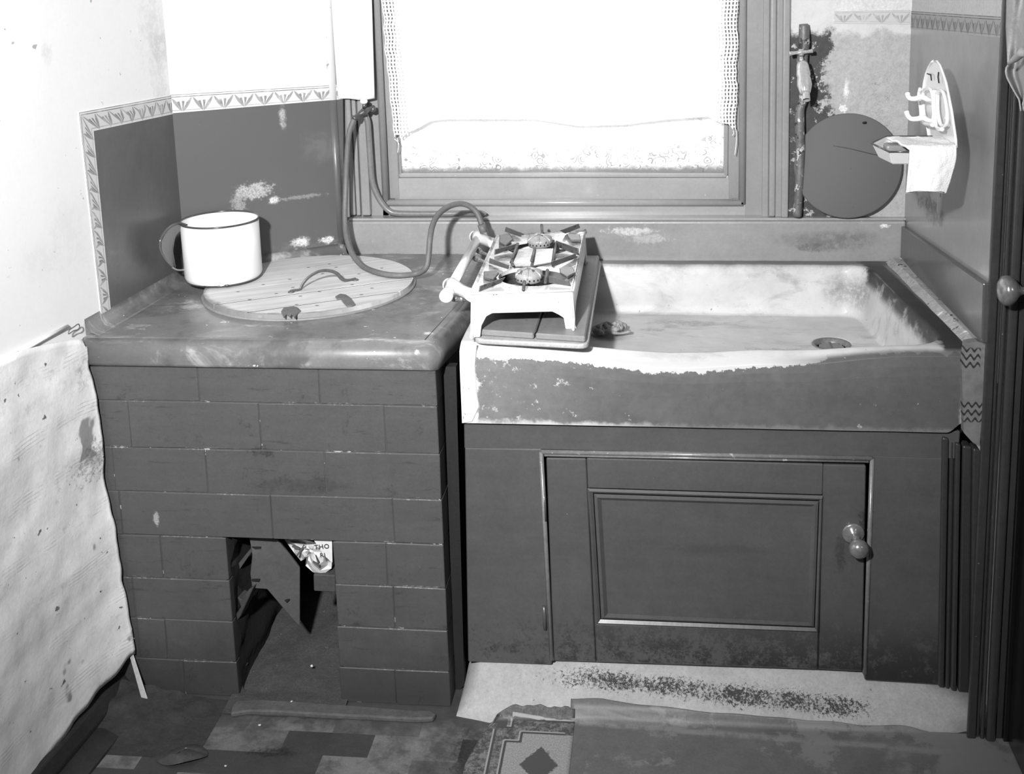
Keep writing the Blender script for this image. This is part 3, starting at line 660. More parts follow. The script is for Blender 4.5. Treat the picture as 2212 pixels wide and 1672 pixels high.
for d_ in offs[1:-1]:
    h = math.sqrt(LR*LR-d_*d_)-.003; mb = MB(); mb.prism([LC+gl*x+gp*y+Vector((0, 0, LT-.0003)) for x, y in ((-h, d_-.0010), (h, d_-.0007), (h, d_+.0006), (-h, d_+.0010))], (0, 0, -.010)); obj('joint_dirt_shade', mb, m_gap, rt)  # dark strips added so the lit plank gaps read as shaded and dirty
mb = MB(); mb.lathe([(LR+.004, -.001), (LR+.006, .0015), (LR+.004, .0035), (LR-.012, .0035)], LC, n=96, cap=False); obj('seating_ring', mb, mat('worn_cement_ring', 150, .5), rt)
m_iron = mat('worn_iron', 112, .4, metal=.3, big=.15, bs=40, speck=((90, .64, 60),))
hd = [(628, 631), (636, 631), (648, 628), (655, 612), (668, 598), (690, 586), (712, 585), (728, 591), (738, 602), (750, 606), (768, 606)]
h0, h1 = aZ(632, 631, ZS+LT), aZ(765, 606, ZS+LT); pts = []
for x, y in hd:
    k = min(1, max(0, (x-632)/133.)); pb = h0.lerp(h1, k); p = aP(x, y, h0, (h1-h0).cross(Vector((0, 0, 1)))); p.z = max(p.z, ZS+LT+.003); pts.append(p)
mb = MB(); mb.tube(pts, .0042, 10, sm=5, flat=.6); obj('handle', mb, m_iron, rt)
for x, y in ((629, 632), (768, 606)):
    p = aZ(x, y, ZS+LT); mb = MB(); mb.lathe([(.007, 0), (.007, .002), (.004, .004)], p, n=14); obj('handle_foot', mb, m_iron, rt)
for q in ([(607, 672), (612, 665), (628, 661), (642, 663), (650, 670), (641, 678), (636, 686), (631, 678), (626, 683), (619, 678), (613, 685)], [(724, 640), (735, 634), (748, 636), (758, 643), (768, 657), (760, 660), (750, 661), (742, 653), (736, 645), (728, 645)]):
    mb = MB(); mb.prism([aZ(x, y, ZS+LT+.0025) for x, y in q], (0, 0, -.003), bev=.0006); obj('metal_patch', mb, mat('dull_lead', 118, .5, big=.15, bs=50, speck=((70, .62, 75),)), rt)

# ------------------------------------------------------------------ enamel pot
zr = .904; zb = ZS+LT+.001
pc = (aZ(396, 483, zr)+aZ(567, 462, zr))/2; pr = (aZ(396, 483, zr)-aZ(567, 462, zr)).length/2
pbc = (aZ(408, 607, zb)+aZ(571, 590, zb))/2; pbr = (aZ(408, 607, zb)-aZ(571, 590, zb)).length/2
PR = .0845; PC = Vector((-.594, .340, zb)); PH = zr-zb
m_enamel = mat('white_enamel', 270, .14, big=.01, fine=.0, bump=None, coat=.5,
    spots=((aY(504, 614, PC.y-.07)+Vector((-.028, 0, 0)), (.004, .03, .0012), 90, .6, 90, 1),))
m_blue = mat('dark_enamel_rim', 78, .25, bump=None, coat=.4)
rt = thing('enamel_pot', PC, 'tall white enamel pot with a dark rim standing on the lid edge', 'pot')
mb = MB(); mb.lathe([(PR*.90, .0005), (PR*.97, .004), (PR, .014), (PR, PH-.002), (PR-.0016, PH-.002), (PR-.0018, .016), (PR*.9, .006), (.001, .005)], PC, n=72)
obj('body', mb, m_enamel, rt)
mb = MB(); mb.lathe([(PR*.885, .0), (PR*.965, .0025), (PR*.985, .006), (PR*.975, .006)], PC, n=72, cap=False); obj('dark_foot_line', mb, m_blue, rt)
mb = MB(); R1 = PR+.0004; mb.tube([PC+Vector((R1*math.cos(t), R1*math.sin(t), PH)) for t in np.linspace(0, 2*math.pi, 73)], .0022, 8, cap=False); obj('rim', mb, m_blue, rt)
for x, y, w_ in ((492, 627, .014), (503, 625, .007), (430, 629, .010)):
    p = aZ(x, y, zb+.004); d = (p-PC); d.z = 0; d = d.normalized()*(PR*.97); mb = MB(); mb.ball((PC.x+d.x, PC.y+d.y, zb+.005), w_/2, 2, .5, (1, .5, .35)); obj('enamel_chip', mb, m_blue, rt)
# handle: looped strap at the far left
hy = PC.y-.02
hp = [(404, 486), (388, 482), (372, 486), (356, 500), (346, 520), (346, 540), (353, 556), (362, 568), (370, 576), (382, 582), (400, 583), (414, 582)]
m_strap = mat('dark_glossy_enamel', 88, .12, coat=.6, bump=None)
def hP(x, y, dy=0.): return aY(x, y, PC.y-.035-.085*max(0, 400-x)/54+dy)
mb = MB(); hin = [(404, 490), (396, 494), (386, 500), (378, 510), (374, 525), (372, 542), (374, 556), (376, 568), (378, 578)]
A_ = [hP(x, y, -.004) for x, y in hp[:9]]; B_ = [hP(x, y, .014) for x, y in hin]
st_ = bmesh.new(); va = [st_.verts.new(p) for p in A_]; vb = [st_.verts.new(p) for p in B_]
for i in range(8): st_.faces.new((va[i], va[i+1], vb[i+1], vb[i]))
mb._merge(st_, True); o = obj('handle', mb, m_strap, rt); md = o.modifiers.new('t', 'SOLIDIFY'); md.thickness = .0022; md2 = o.modifiers.new('s', 'SUBSURF'); md2.levels = 2; md2.render_levels = 2
for L_ in (A_, B_):
    mb = MB(); mb.tube(L_, .0022, 8, sm=4); obj('handle_rim', mb, m_strap, rt)
mb = MB(); mb.tube([hP(370, 576), hP(382, 583), hP(398, 583), hP(412, 582, -.01), hP(417, 584, -.012), hP(418, 595, -.014)], .0022, 8, sm=4); obj('handle_wire', mb, mat('bright_wire', 190, .3, metal=.4, bump=None), rt)
p = hP(410, 582, -.012); mb = MB(); mb.ball((p.x, p.y, p.z), .006, 2, .2, (1, .4, .7)); obj('handle_rivet', mb, m_blue, rt)

# ------------------------------------------------------------------ window
m_wood = mat('grey_gloss_paint', 158, .32, big=.05, bs=7, fine=.035, fs=80, coat=.35, bump=(.3, .0015, 60), streak=((30, 30, 3), .02), speck=((75, .74, 190),))
m_woodh = mat('grey_gloss_paint_rail', 176, .30, big=.05, bs=7, fine=.035, fs=80, coat=.35, bump=(.2, .0012, 60), streak=((3, 30, 60), .03), speck=((75, .72, 205),))
win = obj('window_1', None, None); win['kind'] = 'structure'; win.location = (.15, .64, .84)
def vstrip(name, xt0, xt1, xb0, xb1, yb, Yf, Yb, m=m_wood, bev=.002, seg=1, zt=2.0, yt=0):
    P0, P1, Q0, Q1 = aY(xt0, yt, Yf), aY(xt1, yt, Yf), aY(xb0, yb, Yf), aY(xb1, yb, Yf)
    def ex(p, q): k = (zt-q.z)/(p.z-q.z); return Vector((q.x+(p.x-q.x)*min(k, 1.1), Yf, zt))
    mb = MB(); mb.prism([Q0, Q1, ex(P1, Q1), ex(P0, Q0)], (0, Yb-Yf, 0), bev=bev, seg=seg); return obj(name, mb, m, win)
def hstrip(name, x0, x1, y0, y1, Yf, Yb, m=m_woodh, bev=.002, seg=1, dy=0.):
    mb = MB(); mb.prism([aY(x0, y1, Yf), aY(x1, y1+dy, Yf), aY(x1, y0+dy, Yf), aY(x0, y0, Yf)], (0, Yb-Yf, 0), bev=bev, seg=seg); return obj(name, mb, m, win)
# backing frame
vstrip('frame', 742, 800, 748, 842, 470, .640, .70); vstrip('frame', 1612, 1650, 1608, 1648, 470, .640, .70); vstrip('frame', 1648, 1708, 1646, 1704, 470, .632, .70)
hstrip('frame', 826, 1612, 440, 480, .640, .70)
# left casing mouldings
vstrip('casing_moulding', 736, 750, 757, 768, 466, .620, .64, bev=.004, seg=3); vstrip('casing_moulding', 752, 762, 770, 779, 466, .626, .64, bev=.003, seg=3); vstrip('casing_moulding', 766, 786, 782, 800, 466, .622, .64, bev=.003, seg=3)
# right casing mouldings
vstrip('casing_moulding', 1648, 1662, 1646, 1660, 469, .628, .64, bev=.003, seg=2); vstrip('casing_moulding', 1663, 1677, 1661, 1675, 469, .614, .64, bev=.005, seg=3)
vstrip('casing_moulding', 1676, 1691, 1674, 1689, 469, .620, .64, bev=.003, seg=3); vstrip('casing_moulding', 1690, 1707, 1688, 1703, 471, .610, .64, bev=.004, seg=3)
# beads
def bead(name, pts, r, m): mb = MB(); mb.tube(pts, r, 12); return obj(name, mb, m, win)
def exz(x1, y1, x0, y0, Y, z=2.0): p, q = aY(x0, y0, Y), aY(x1, y1, Y); k = (z-q.z)/(p.z-q.z); return Vector((q.x+(p.x-q.x)*min(k, 1.1), Y, z))
bead('bead', [aY(834, 438, .640), exz(834, 438, 814, 0, .640)], .0085, m_wood)
bead('bead', [aY(1603, 440, .640), exz(1603, 440, 1605, 0, .640)], .0085, m_wood)
bead('bead', [aY(832, 438, .640), aY(1605, 438, .640)], .0085, m_woodh)
# sash
vstrip('sash_stile', 806, 840, 830, 864, 430, .655, .685); vstrip('sash_stile', 1577, 1612, 1573, 1612, 430, .655, .685)
hstrip('sash_rail', 852, 1584, 385, 432, .656, .688)
hstrip('glazing_bead', 860, 1570, 374, 384, .662, .68, bev=.003, seg=2)
vstrip('glazing_bead', 1568, 1577, 1563, 1573, 380, .662, .68, bev=.003, seg=2); vstrip('glazing_bead', 838, 846, 862, 868, 380, .662, .68, bev=.003, seg=2)
# obscured glass with a pressed pattern of curls
g = G('pressed_obscure_glass'); vn = g.n.new('ShaderNodeTexVoronoi'); vn.inputs['Scale'].default_value = 48; vn.feature = 'F1'
dn = g.n.new('ShaderNodeTexNoise'); dn.inputs['Scale'].default_value = 18; g.put(dn.inputs['Vector'], g.pos())
pv = g.vop('ADD', g.scalev(g.pos(), (1, 1, 1)), g.scalev(g.vop('SUBTRACT', dn.outputs['Color'], (.5, .5, .5)), (.035, .01, .035)))
g.put(vn.inputs['Vector'], pv); ringv = g.op('SINE', g.op('MULTIPLY', vn.outputs['Distance'], 22.))
line = g.sstep(ringv, .45, .9); line = g.op('MULTIPLY', line, g.sstep(g.noise(30, 4, .7), .44, .58))
x, y, z = g.xyz()[:3]
low = g.op('MAXIMUM', g.sstep(z, .945, 1.06, 1., .25), g.sstep(x, .40, .52, 0., .8))
line = g.op('MULTIPLY', line, low)
edge = g.sstep(g.op('ADD', z, g.op('MULTIPLY', g.op('SUBTRACT', g.noise(60, 4, .7), .5), .03)), .945, .962, .5, 0.)
tr = g.n.new('ShaderNodeBsdfTranslucent'); df = g.n.new('ShaderNodeBsdfDiffuse')
tone = g.op('SUBTRACT', .93, g.op('MAXIMUM', g.op('MULTIPLY', line, .62), g.op('MULTIPLY', edge, 1.1))); c = g.n.new('ShaderNodeCombineXYZ')
for i in range(3): g.put(c.inputs[i], tone)
g.l.new(c.outputs[0], tr.inputs[0]); g.l.new(c.outputs[0], df.inputs[0]); ms = g.n.new('ShaderNodeMixShader'); ms.inputs[0].default_value = .45
g.l.new(tr.outputs[0], ms.inputs[1]); g.l.new(df.outputs[0], ms.inputs[2])
gs = g.n.new('ShaderNodeBsdfGlossy'); gs.inputs['Roughness'].default_value = .2; m2 = g.n.new('ShaderNodeMixShader'); m2.inputs[0].default_value = .04
g.l.new(ms.outputs[0], m2.inputs[1]); g.l.new(gs.outputs[0], m2.inputs[2]); g.l.new(m2.outputs[0], g.n['Material Output'].inputs[0])
ga = aY(862, 381, .672); gb = aY(1572, 381, .672)
mb = MB(); mb.box(ga.x-.03, gb.x+.004, .670, .673, ga.z-.002, 2.0); obj('glass_pane', mb, g.m, win)
mb = MB(); mb.box(-.42, .72, .615, .70, 1.93, 2.0, bev=.004); obj('frame', mb, m_wood, win)

# sill board behind sink and worktop
zt_ = aY(1500, 478, .60).z
m_board = mat('worn_grey_painted_board', 160, .35, big=.07, bs=6, fine=.05, fs=90, coat=.3, bump=(.3, .0015, 50), streak=((4, 4, 50), .04), speck=((60, .70, 205),),
    spots=((aY(1360, 500, .6), (.07, .04, .012), 228, .7, 50, .9), (aY(1400, 515, .6), (.06, .04, .014), 200, .8, 60, .8), (aY(1760, 535, .6), (.05, .04, .012), 80, .8, 30, .6),
           (aY(1910, 488, .6), (.012, .04, .006), 260, .8, 90, 1), (aY(1800, 520, .6), (.16, .04, .03), 108, .4, 14, .7), (aY(900, 552, .6), (.2, .04, .006), 90, .7, 40, .6)))
bl, br = aY(752, 478, .60), aY(1938, 480, .60)
mb = MB(); mb.box(bl.x-.005, XR-.002, .600, .66, ZR-.03, zt_, bev=.005, seg=3)
obj('sill_board', mb, m_board, None, 'long grey painted board below the window behind the sink', 'board')
mb = MB(); mb.box(bl.x, XR, .604, .66, zt_, zt_+.006, bev=.002); obj('sill_strip', mb, m_woodh, win)

# hanging wallpaper strip over the left casing
m_white = mat('white_cloth', 290, .9, big=.01, fine=.01, bump=(.3, .001, 300))
def flap(u, v):
    xt0, xt1 = aY(716, 0, .606).x, aY(803, 0, .606).x; xb0, xb1 = aY(730, 213, .606).x, aY(809, 210, .606).x
    zb_ = aY(741, 214, .606).z+.002*math.sin(u*7); z = 1.9+(zb_-1.9)*v; kz = min(1, (1.9-z)/(1.9-1.13)); k2 = max(0, (1.37-z)/.24)
    x = (xt0*(1-u)+xt1*u)*(1-k2)+(xb0*(1-u)+xb1*u)*k2
    return Vector((x, .606-.006*math.sin(u*3.1)+.002*math.sin(u*9+z*3), z))
mb = MB(); mb.grid(flap, 16, 50); o = obj('paper_strip', mb, m_paper, None, 'white paper strip hanging over the casing above the gas tap', 'paper'); md = o.modifiers.new('t', 'SOLIDIFY'); md.thickness = .002

# net curtain with ragged hem
g = G('net_curtain'); uvn = g.n.new('ShaderNodeUVMap').outputs[0]; u, v = g.xyz(uvn)[:2]
cx = g.op('ABSOLUTE', g.op('SUBTRACT', g.op('FRACT', u), .5)); cz = g.op('ABSOLUTE', g.op('SUBTRACT', g.op('FRACT', v), .5))
hole = g.op('MULTIPLY', g.sstep(cx, .17, .22, 1., 0.), g.sstep(cz, .28, .34, 1., 0.))
mot = g.n.new('ShaderNodeTexChecker'); mot.inputs['Scale'].default_value = 1.; g.put(mot.inputs['Vector'], g.scalev(uvn, (.2, .125, 0)))
zone = g.sstep(g.noise(9, 2, .5), .42, .5)
edgez = g.op('MAXIMUM', g.sstep(u, 5., 6., 1., 0.), g.sstep(u, 102., 103.))
hole = g.op('MULTIPLY', hole, g.op('MAXIMUM', edgez, g.op('MULTIPLY', g.op('MULTIPLY', zone, mot.outputs[1]), .35)))
tp = g.n.new('ShaderNodeBsdfTransparent'); df = g.n.new('ShaderNodeBsdfDiffuse'); df.inputs[0].default_value = (.88, .88, .88, 1); tl = g.n.new('ShaderNodeBsdfTranslucent'); tl.inputs[0].default_value = (.9, .9, .9, 1)
m1 = g.n.new('ShaderNodeMixShader'); m1.inputs[0].default_value = .4; g.l.new(df.outputs[0], m1.inputs[1]); g.l.new(tl.outputs[0], m1.inputs[2])
m2 = g.n.new('ShaderNodeMixShader'); g.put(m2.inputs[0], hole); g.l.new(m1.outputs[0], m2.inputs[1]); g.l.new(tp.outputs[0], m2.inputs[2]); g.l.new(m2.outputs[0], g.n['Material Output'].inputs[0])
CYc = .628
hem = [(848, 300), (858, 290), (866, 300), (880, 287), (905, 276), (930, 262), (960, 258), (1060, 257), (1160, 259), (1250, 272), (1350, 270), (1440, 258), (1530, 252), (1545, 262), (1562, 267), (1574, 268), (1580, 276), (1588, 285), (1593, 268)]
hw = [aY(x, y, CYc) for x, y in hem]
def hemz(x):
    if x <= hw[0].x: return hw[0].z
    for i in range(len(hw)-1):
        if x <= hw[i+1].x: k = (x-hw[i].x)/(hw[i+1].x-hw[i].x+1e-9); return hw[i].z*(1-k)+hw[i+1].z*k
    return hw[-1].z
xl_t, xl_b, xr_t, xr_b = aY(824, 0, CYc).x, aY(851, 295, CYc).x, aY(1594, 0, CYc).x, aY(1590, 280, CYc).x
b = bmesh.new(); uvl = b.loops.layers.uv.new('UVMap'); NU, NV = 220, 90; V = []
for j in range(NV+1):
    row = []
    for i in range(NU+1):
        u = i/NU; v = j/NV
        zz_ = 1.92+(1.10-1.92)*v; kk = max(-1., min(1.2, (1.40-zz_)/(1.40-1.10)))
        x0_ = xl_t+(xl_b-xl_t)*kk+.003*noise.noise(Vector((0, zz_*45, 0)))+.004*noise.noise(Vector((4, zz_*12, 0))); x1_ = xr_t+(xr_b-xr_t)*kk+.0025*noise.noise(Vector((9, zz_*55, 0)))+.002*math.sin(zz_*60)
        x = x0_+(x1_-x0_)*u; hz = hemz(x)+.0015*noise.noise(Vector((x*160, 0, 0))); z = 1.92+(hz-1.92)*v
        y = CYc+.0025*math.sin(x*26+.8*math.sin(z*3))*(.4+.6*v)+.0015*noise.noise(Vector((x*12, z*8, 0)))
        row.append((b.verts.new((x, y, z)), u*108, (1.92-z)*110))
    V.append(row)
for j in range(NV):
    for i in range(NU):
        q = (V[j][i], V[j][i+1], V[j+1][i+1], V[j+1][i]); f = b.faces.new([a[0] for a in q]); f.smooth = True
        for l, a in zip(f.loops, q): l[uvl].uv = (a[1], a[2])
me = bpy.data.meshes.new('c'); b.to_mesh(me); b.free(); me.materials.append(g.m)
rt = thing('net_curtain', (.16, CYc, 1.92), 'white openwork net curtain with a ragged hem hanging inside the window', 'curtain')
o = bpy.data.objects.new('net', me); COL.objects.link(o); put_under(o, rt)
for (x0_, y0_, x1_, y1_) in ((1590, 280, 1587, 335), (852, 300, 862, 312), (858, 298, 859, 330), (1584, 282, 1582, 293)):
    mb = MB(); mb.tube([aY(x0_, y0_, CYc), aY((x0_+x1_)/2+2, (y0_+y1_)/2, CYc), aY(x1_, y1_, CYc)], .0009, 5, sm=3); obj('loose_thread', mb, m_white, rt)
mb = MB(); mb.tube([(-.33, .622, 1.925), (.66, .622, 1.925)], .004, 8); obj('curtain_wire', mb, m_iron, rt)

# ------------------------------------------------------------------ gas pipe, tap and hose
m_pipe = mat('painted_pipe', 132, .35, big=.06, bs=12, coat=.3, speck=((60, .68, 190),))
GY = .606
mb = MB(); mb.tube([aY(x, y, GY) for x, y in ((787, 245), (794, 262), (797, 300), (800, 345), (804, 390), (814, 420), (826, 440), (840, 455), (860, 461), (920, 462), (990, 461), (1035, 460), (1048, 466))], .0072, 12, sm=5)
obj('gas_pipe', mb, m_pipe, None, 'grey gas pipe bending down the left casing and along the sill', 'pipe')
m_brassd = mat('tarnished_brass', 105, .35, metal=.5, big=.12, bs=30, speck=((70, .66, 60),))
rt = thing('gas_tap', aY(786, 245, .58), 'tarnished gas tap with a round white knob below the hanging paper strip', 'tap')
mb = MB(); mb.ball(aY(786, 219, .575), .0092, 3, 0, (1, .9, .75)); obj('knob', mb, m_enamel, rt)
mb = MB(); mb.tube([aY(787, 224, .578), aY(787, 236, .582)], .0045, 10); obj('spindle', mb, m_brassd, rt)
mb = MB(); mb.tube([aY(808, 234, .60), aY(797, 236, .59), aY(786, 242, .580), aY(776, 248, .572), aY(768, 256, .566)], [.0075, .0055, .0095, .006, .0082], 12, sm=4); obj('body', mb, m_brassd, rt)
mb = MB(); mb.lathe([(.003, 0), (.0075, .001), (.0085, .005), (.006, .009), (.002, .010)], aY(806, 236, .60), (-.1, -1, .1), 16); obj('union_nut', mb, m_brassd, rt)
mb = MB(); mb.tube([aY(768, 252, .567), aY(765, 258, .566)], [.0088, .0075], 12); obj('hose_ring', mb, m_brassd, rt)
# ribbed rubber hose
def hose_extra(g, val): return g.op('MULTIPLY', val, 1.)
m_hose = mat('ribbed_rubber_hose', 118, .55, big=.08, bs=14, fine=.08)
hpx = [(765, 258, .564), (755, 285, .560), (750, 330, .56), (747, 400, .555), (745, 470, .53), (749, 515, .50), (762, 550, .46), (785, 576, .42), (820, 590, .385), (860, 595, .36), (900, 591, .345), (920, 578, .35), (926, 550, .36), (929, 515, .37), (935, 485, .40), (948, 462, .43), (970, 446, .46), (995, 440, .48), (1017, 447, .49), (1032, 463, .49), (1040, 485, .485)]
pts = [aY(*q) for q in hpx]
for i, (x, y, Y) in enumerate(hpx):
    if 785 < x < 915 and y > 570: p = aZ(x, y, ZS+LT+.0075); pts[i] = p
# densify and rib the radius
P = [pts[0]]+pts+[pts[-1]]; dense = []
for i in range(1, len(P)-2):
    for k in range(10):
        t = k/10; a, b_, c, d = P[i-1], P[i], P[i+1], P[i+2]; dense.append(.5*((2*b_)+(c-a)*t+(2*a-5*b_+4*c-d)*t*t+(3*b_-a-3*c+d)*t**3))
dense.append(P[-2]); L = [0]
for i in range(1, len(dense)): L.append(L[-1]+(dense[i]-dense[i-1]).length)
n = int(L[-1]/.0016); res_, k = [], 0
for i in range(n+1):
    s_ = L[-1]*i/n
    while k < len(L)-2 and L[k+1] < s_: k += 1
    res_.append(dense[k].lerp(dense[k+1], (s_-L[k])/(L[k+1]-L[k]+1e-9)))
rt = thing('gas_hose', pts[0], 'ribbed grey gas hose looping from the tap across the lid to the stove', 'hose')
mb = MB(); mb.tube(res_, [.0062+(.0006 if i % 2 else 0) for i in range(len(res_))], 10); obj('hose', mb, m_hose, rt)
mb = MB(); mb.tube([pts[-1], aY(1045, 503, .482)], [.0095, .0085], 12); obj('end_sleeve', mb, m_hose, rt)

# ------------------------------------------------------------------ sink
Iy0, Iy1 = .030, .562; Ix0 = .05; DP = .112
def inner_right(y): return .900-(.900-.862)*(y-.05)/.42
def rim_z(x, y):
    dip = .030*math.exp(-((x-.40)/.20)**2)+.012*math.exp(-((x-.66)/.10)**2)
    return ZR-dip*max(0, 1-max(0, y-.012)/.06)*(1 if y < .08 else 0)
def sd(x, y):
    xr_ = inner_right(y); cxm = (Ix0+xr_)/2; hx = (xr_-Ix0)/2; cym = (Iy0+Iy1)/2; hy_ = (Iy1-Iy0)/2; rc = .065
    qx = abs(x-cxm)-hx+rc; qy = abs(y-cym)-hy_+rc
    return math.hypot(max(qx, 0), max(qy, 0))+min(max(qx, qy), 0)-rc
def ss(t): t = max(0, min(1, t)); return t*t*(3-2*t)
SX1 = .930
def sinkz(x, y):
    d = -sd(x, y); w_ = .030
    k = ss(d/w_) if d > 0 else 0
    fl_ = DP+.004*math.exp(-(((x-.74)/.2)**2+((y-.30)/.2)**2))-.004*ss((.5-x)/.5)
    z = rim_z(x, y)-fl_*k
    # rounded worn front lip
    if y < .028: z -= .012*(1-y/.028)**2
    dd = math.hypot(x-.742, y-.354)
    if dd < .040: z -= .011*ss((.040-dd)/.008)
    return z+.0008*noise.noise(Vector((x*20, y*20, 0)))
NX, NY = 190, 150
def sk(u, v): x = SX1*u; y = .598*v**1.12; return Vector((x, y, sinkz(x, y)))
b = bmesh.new(); V = [[b.verts.new(sk(i/NX, j/NY)) for i in range(NX+1)] for j in range(NY+1)]
for j in range(NY):
    for i in range(NX): b.faces.new((V[j][i], V[j][i+1], V[j+1][i+1], V[j+1][i])).smooth = True
# skirt
def zbot(x): return .586+.0*x+(.020*ss((x-.895)/.03))
def skirt(line, fn):
    prev = line; 
    for k in range(1, 9):
        cur = [b.verts.new(fn(v.co, k/8)) for v in line]
        for i in range(len(line)-1):
            f = b.faces.new((prev[i], cur[i], cur[i+1], prev[i+1])); f.smooth = False
        prev = cur
skirt(V[0], lambda p, k: Vector((p.x, p.y-.004*math.sin(min(1, k*3)*math.pi/2)+.0012*noise.noise(Vector((p.x*12, k*2, 2))), p.z+(zbot(p.x)-p.z)*k)))
skirt([r_[0] for r_ in V], lambda p, k: Vector((p.x-.001, p.y, p.z+(.586-p.z)*k)))
skirt([r_[-1] for r_ in V], lambda p, k: Vector((p.x+.001, p.y, p.z+(.606-p.z)*k)))
mb = MB(); mb.bm = b; bmesh.ops.recalc_face_normals(b, faces=b.faces)
def sink_extra(g, val):
    x, y, z = g.xyz()[:3]
    nb = g.op('SUBTRACT', g.noise(22, 5, .7), .5)
    # inside: scrubbed pale stone with brown wear
    ins = g.op('MULTIPLY', alb(214), g.op('MULTIPLY_ADD', g.op('SUBTRACT', g.noise(9, 6, .7), .5), .75, 1.))
    ins = g.mix(g.sstep(g.noise(1, 5, .7, g.scalev(g.pos(), (7, 22, 12)), .5), .50, .72, 0., .6), ins, alb(145))
    ins = g.mix(g.op('MULTIPLY', g.sstep(x, .15, .60, .55, 0.), g.sstep(z, .66, .70)), ins, alb(250))
    ins = g.mix(g.sstep(g.noise(90, 3, .6), .70, .73, 0., .7), ins, alb(110))
    # darker patches in the far right corner, right wall and floor
    for c, r_, gv, k, ns_, stg in (((.80, .52, .69), (.085, .06, .055), 128, .25, 30, .85), ((.90, .30, .68), (.05, .07, .05), 120, .6, 40, .7), ((.45, .47, .63), (.10, .02, .03), 135, .8, 30, .5), ((.36, .42, .63), (.04, .012, .03), 120, .6, 40, .5), ((.62, .30, .63), (.07, .03, .02), 130, .7, 30, .5)):
        ins = g.mix(g.op('MULTIPLY', g.spot(c, r_, k, ns_), stg), ins, alb(gv))
    # right rim: black worn band
    rimx = g.op('SUBTRACT', x, g.op('MULTIPLY_ADD', y, -.0905, .9045))      # distance beyond the inner edge
    blk = g.op('MULTIPLY', g.sstep(g.op('ADD', rimx, g.op('MULTIPLY', nb, .05)), -.022, -.006), g.sstep(z, ZR-.05, ZR-.02))
    blk = g.op('MULTIPLY', blk, g.sstep(rimx, .030, .040, 1., .7))
    ins = g.mix(g.op('MULTIPLY', blk, .97), ins, alb(26))
    bk = g.op('MULTIPLY', g.sstep(g.op('ADD', y, g.op('MULTIPLY', nb, .03)), .550, .575), g.sstep(z, .70, .72)); ins = g.mix(g.op('MULTIPLY', bk, .8), ins, alb(75))
    # outside: dark painted front with chips
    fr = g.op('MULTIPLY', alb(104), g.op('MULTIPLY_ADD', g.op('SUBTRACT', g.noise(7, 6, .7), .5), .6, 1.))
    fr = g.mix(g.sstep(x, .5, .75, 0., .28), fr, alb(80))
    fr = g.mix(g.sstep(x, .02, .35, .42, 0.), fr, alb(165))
    fr = g.mix(g.sstep(g.op('ADD', g.noise(90, 5, .8), g.sstep(x, .0, .4, .05, 0.)), .67, .75, 0., .7), fr, alb(195))
    fr = g.op('MULTIPLY', fr, g.op('MULTIPLY_ADD', g.op('SUBTRACT', g.noise(35, 6, .8), .5), .8, 1.))
    fr = g.mix(g.sstep(g.noise(45, 5, .8, g.vop('ADD', g.pos(), (0, 7, 0))), .70, .74, 0., .8), fr, alb(60))
    chips = g.op('MULTIPLY', g.sstep(x, .0, .42, .08, 0.), 1.)
    fr = g.mix(g.sstep(g.op('ADD', g.noise(26, 6, .75), chips), .655, .70, 0., .8), fr, alb(215))
    fr = g.mix(g.sstep(g.op('ADD', z, g.op('MULTIPLY', nb, .04)), .586, .597, .9, 0.), fr, g.mix(g.sstep(x, .2, .45), alb(220), alb(130)))
    fr = g.mix(g.sstep(g.op('ADD', x, g.op('MULTIPLY', nb, .06)), .018, .03, 1., 0.), fr, alb(248))
    fr = g.mix(g.sstep(g.op('ADD', x, g.op('MULTIPLY', nb, .03)), .915, .924, 0., .8), fr, alb(215))
    # lip boundary follows the worn dip
    gx = g.op('POWER', 2.718, g.op('MULTIPLY', -1., g.op('POWER', g.op('DIVIDE', g.op('SUBTRACT', x, .40), .20), 2.)))
    lipz = g.op('SUBTRACT', ZR-.024, g.op('MULTIPLY', gx, .026))
    lipz = g.op('ADD', lipz, g.sstep(x, .60, .80, 0., .016))
    lip = g.sstep(g.op('ADD', z, g.op('MULTIPLY', g.op('SUBTRACT', g.noise(30, 5, .75), .5), .035)), lipz, g.op('ADD', lipz, .0018))
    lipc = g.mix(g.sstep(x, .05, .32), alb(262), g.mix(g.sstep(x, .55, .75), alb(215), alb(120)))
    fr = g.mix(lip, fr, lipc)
    isin = g.sstep(y, .006, .020)
    return g.mix(isin, fr, ins)
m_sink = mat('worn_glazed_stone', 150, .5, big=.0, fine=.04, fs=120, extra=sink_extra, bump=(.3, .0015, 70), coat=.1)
rt = thing('stone_sink', (.46, .3, .586), 'shallow worn stone sink with a chipped dark painted front', 'sink')
o = obj('basin', mb, m_sink, rt)
m_drain = mat('blackened_brass', 40, .4, metal=.4, big=.2, bs=40)
dc = Vector((.742, .354, sinkz(.742, .354)))
mb = MB(); mb.lathe([(.040, .0065), (.043, .0100), (.039, .0115), (.034, .0095), (.031, .0020)], dc, n=40, cap=False); obj('drain_ring', mb, mat('pale_drain_ring', 122, .4, big=.2, bs=40), rt)
mb = MB(); mb.lathe([(.032, .0), (.032, .0015), (.0, .0025)], dc, n=32); gr = obj('drain_plate', mb, m_drain, rt)
mb = MB()
for k in range(5):
    yy = -.018+.009*k; h = math.sqrt(.026**2-yy**2); mb.box(dc.x-h, dc.x+h, dc.y+yy-.0018, dc.y+yy+.0018, dc.z+.003, dc.z+.006, bev=.0006)
mb.box(dc.x-.002, dc.x+.002, dc.y-.026, dc.y+.026, dc.z+.003, dc.z+.006); obj('drain_grating', mb, mat('worn_grating', 150, .4, metal=.3), rt)
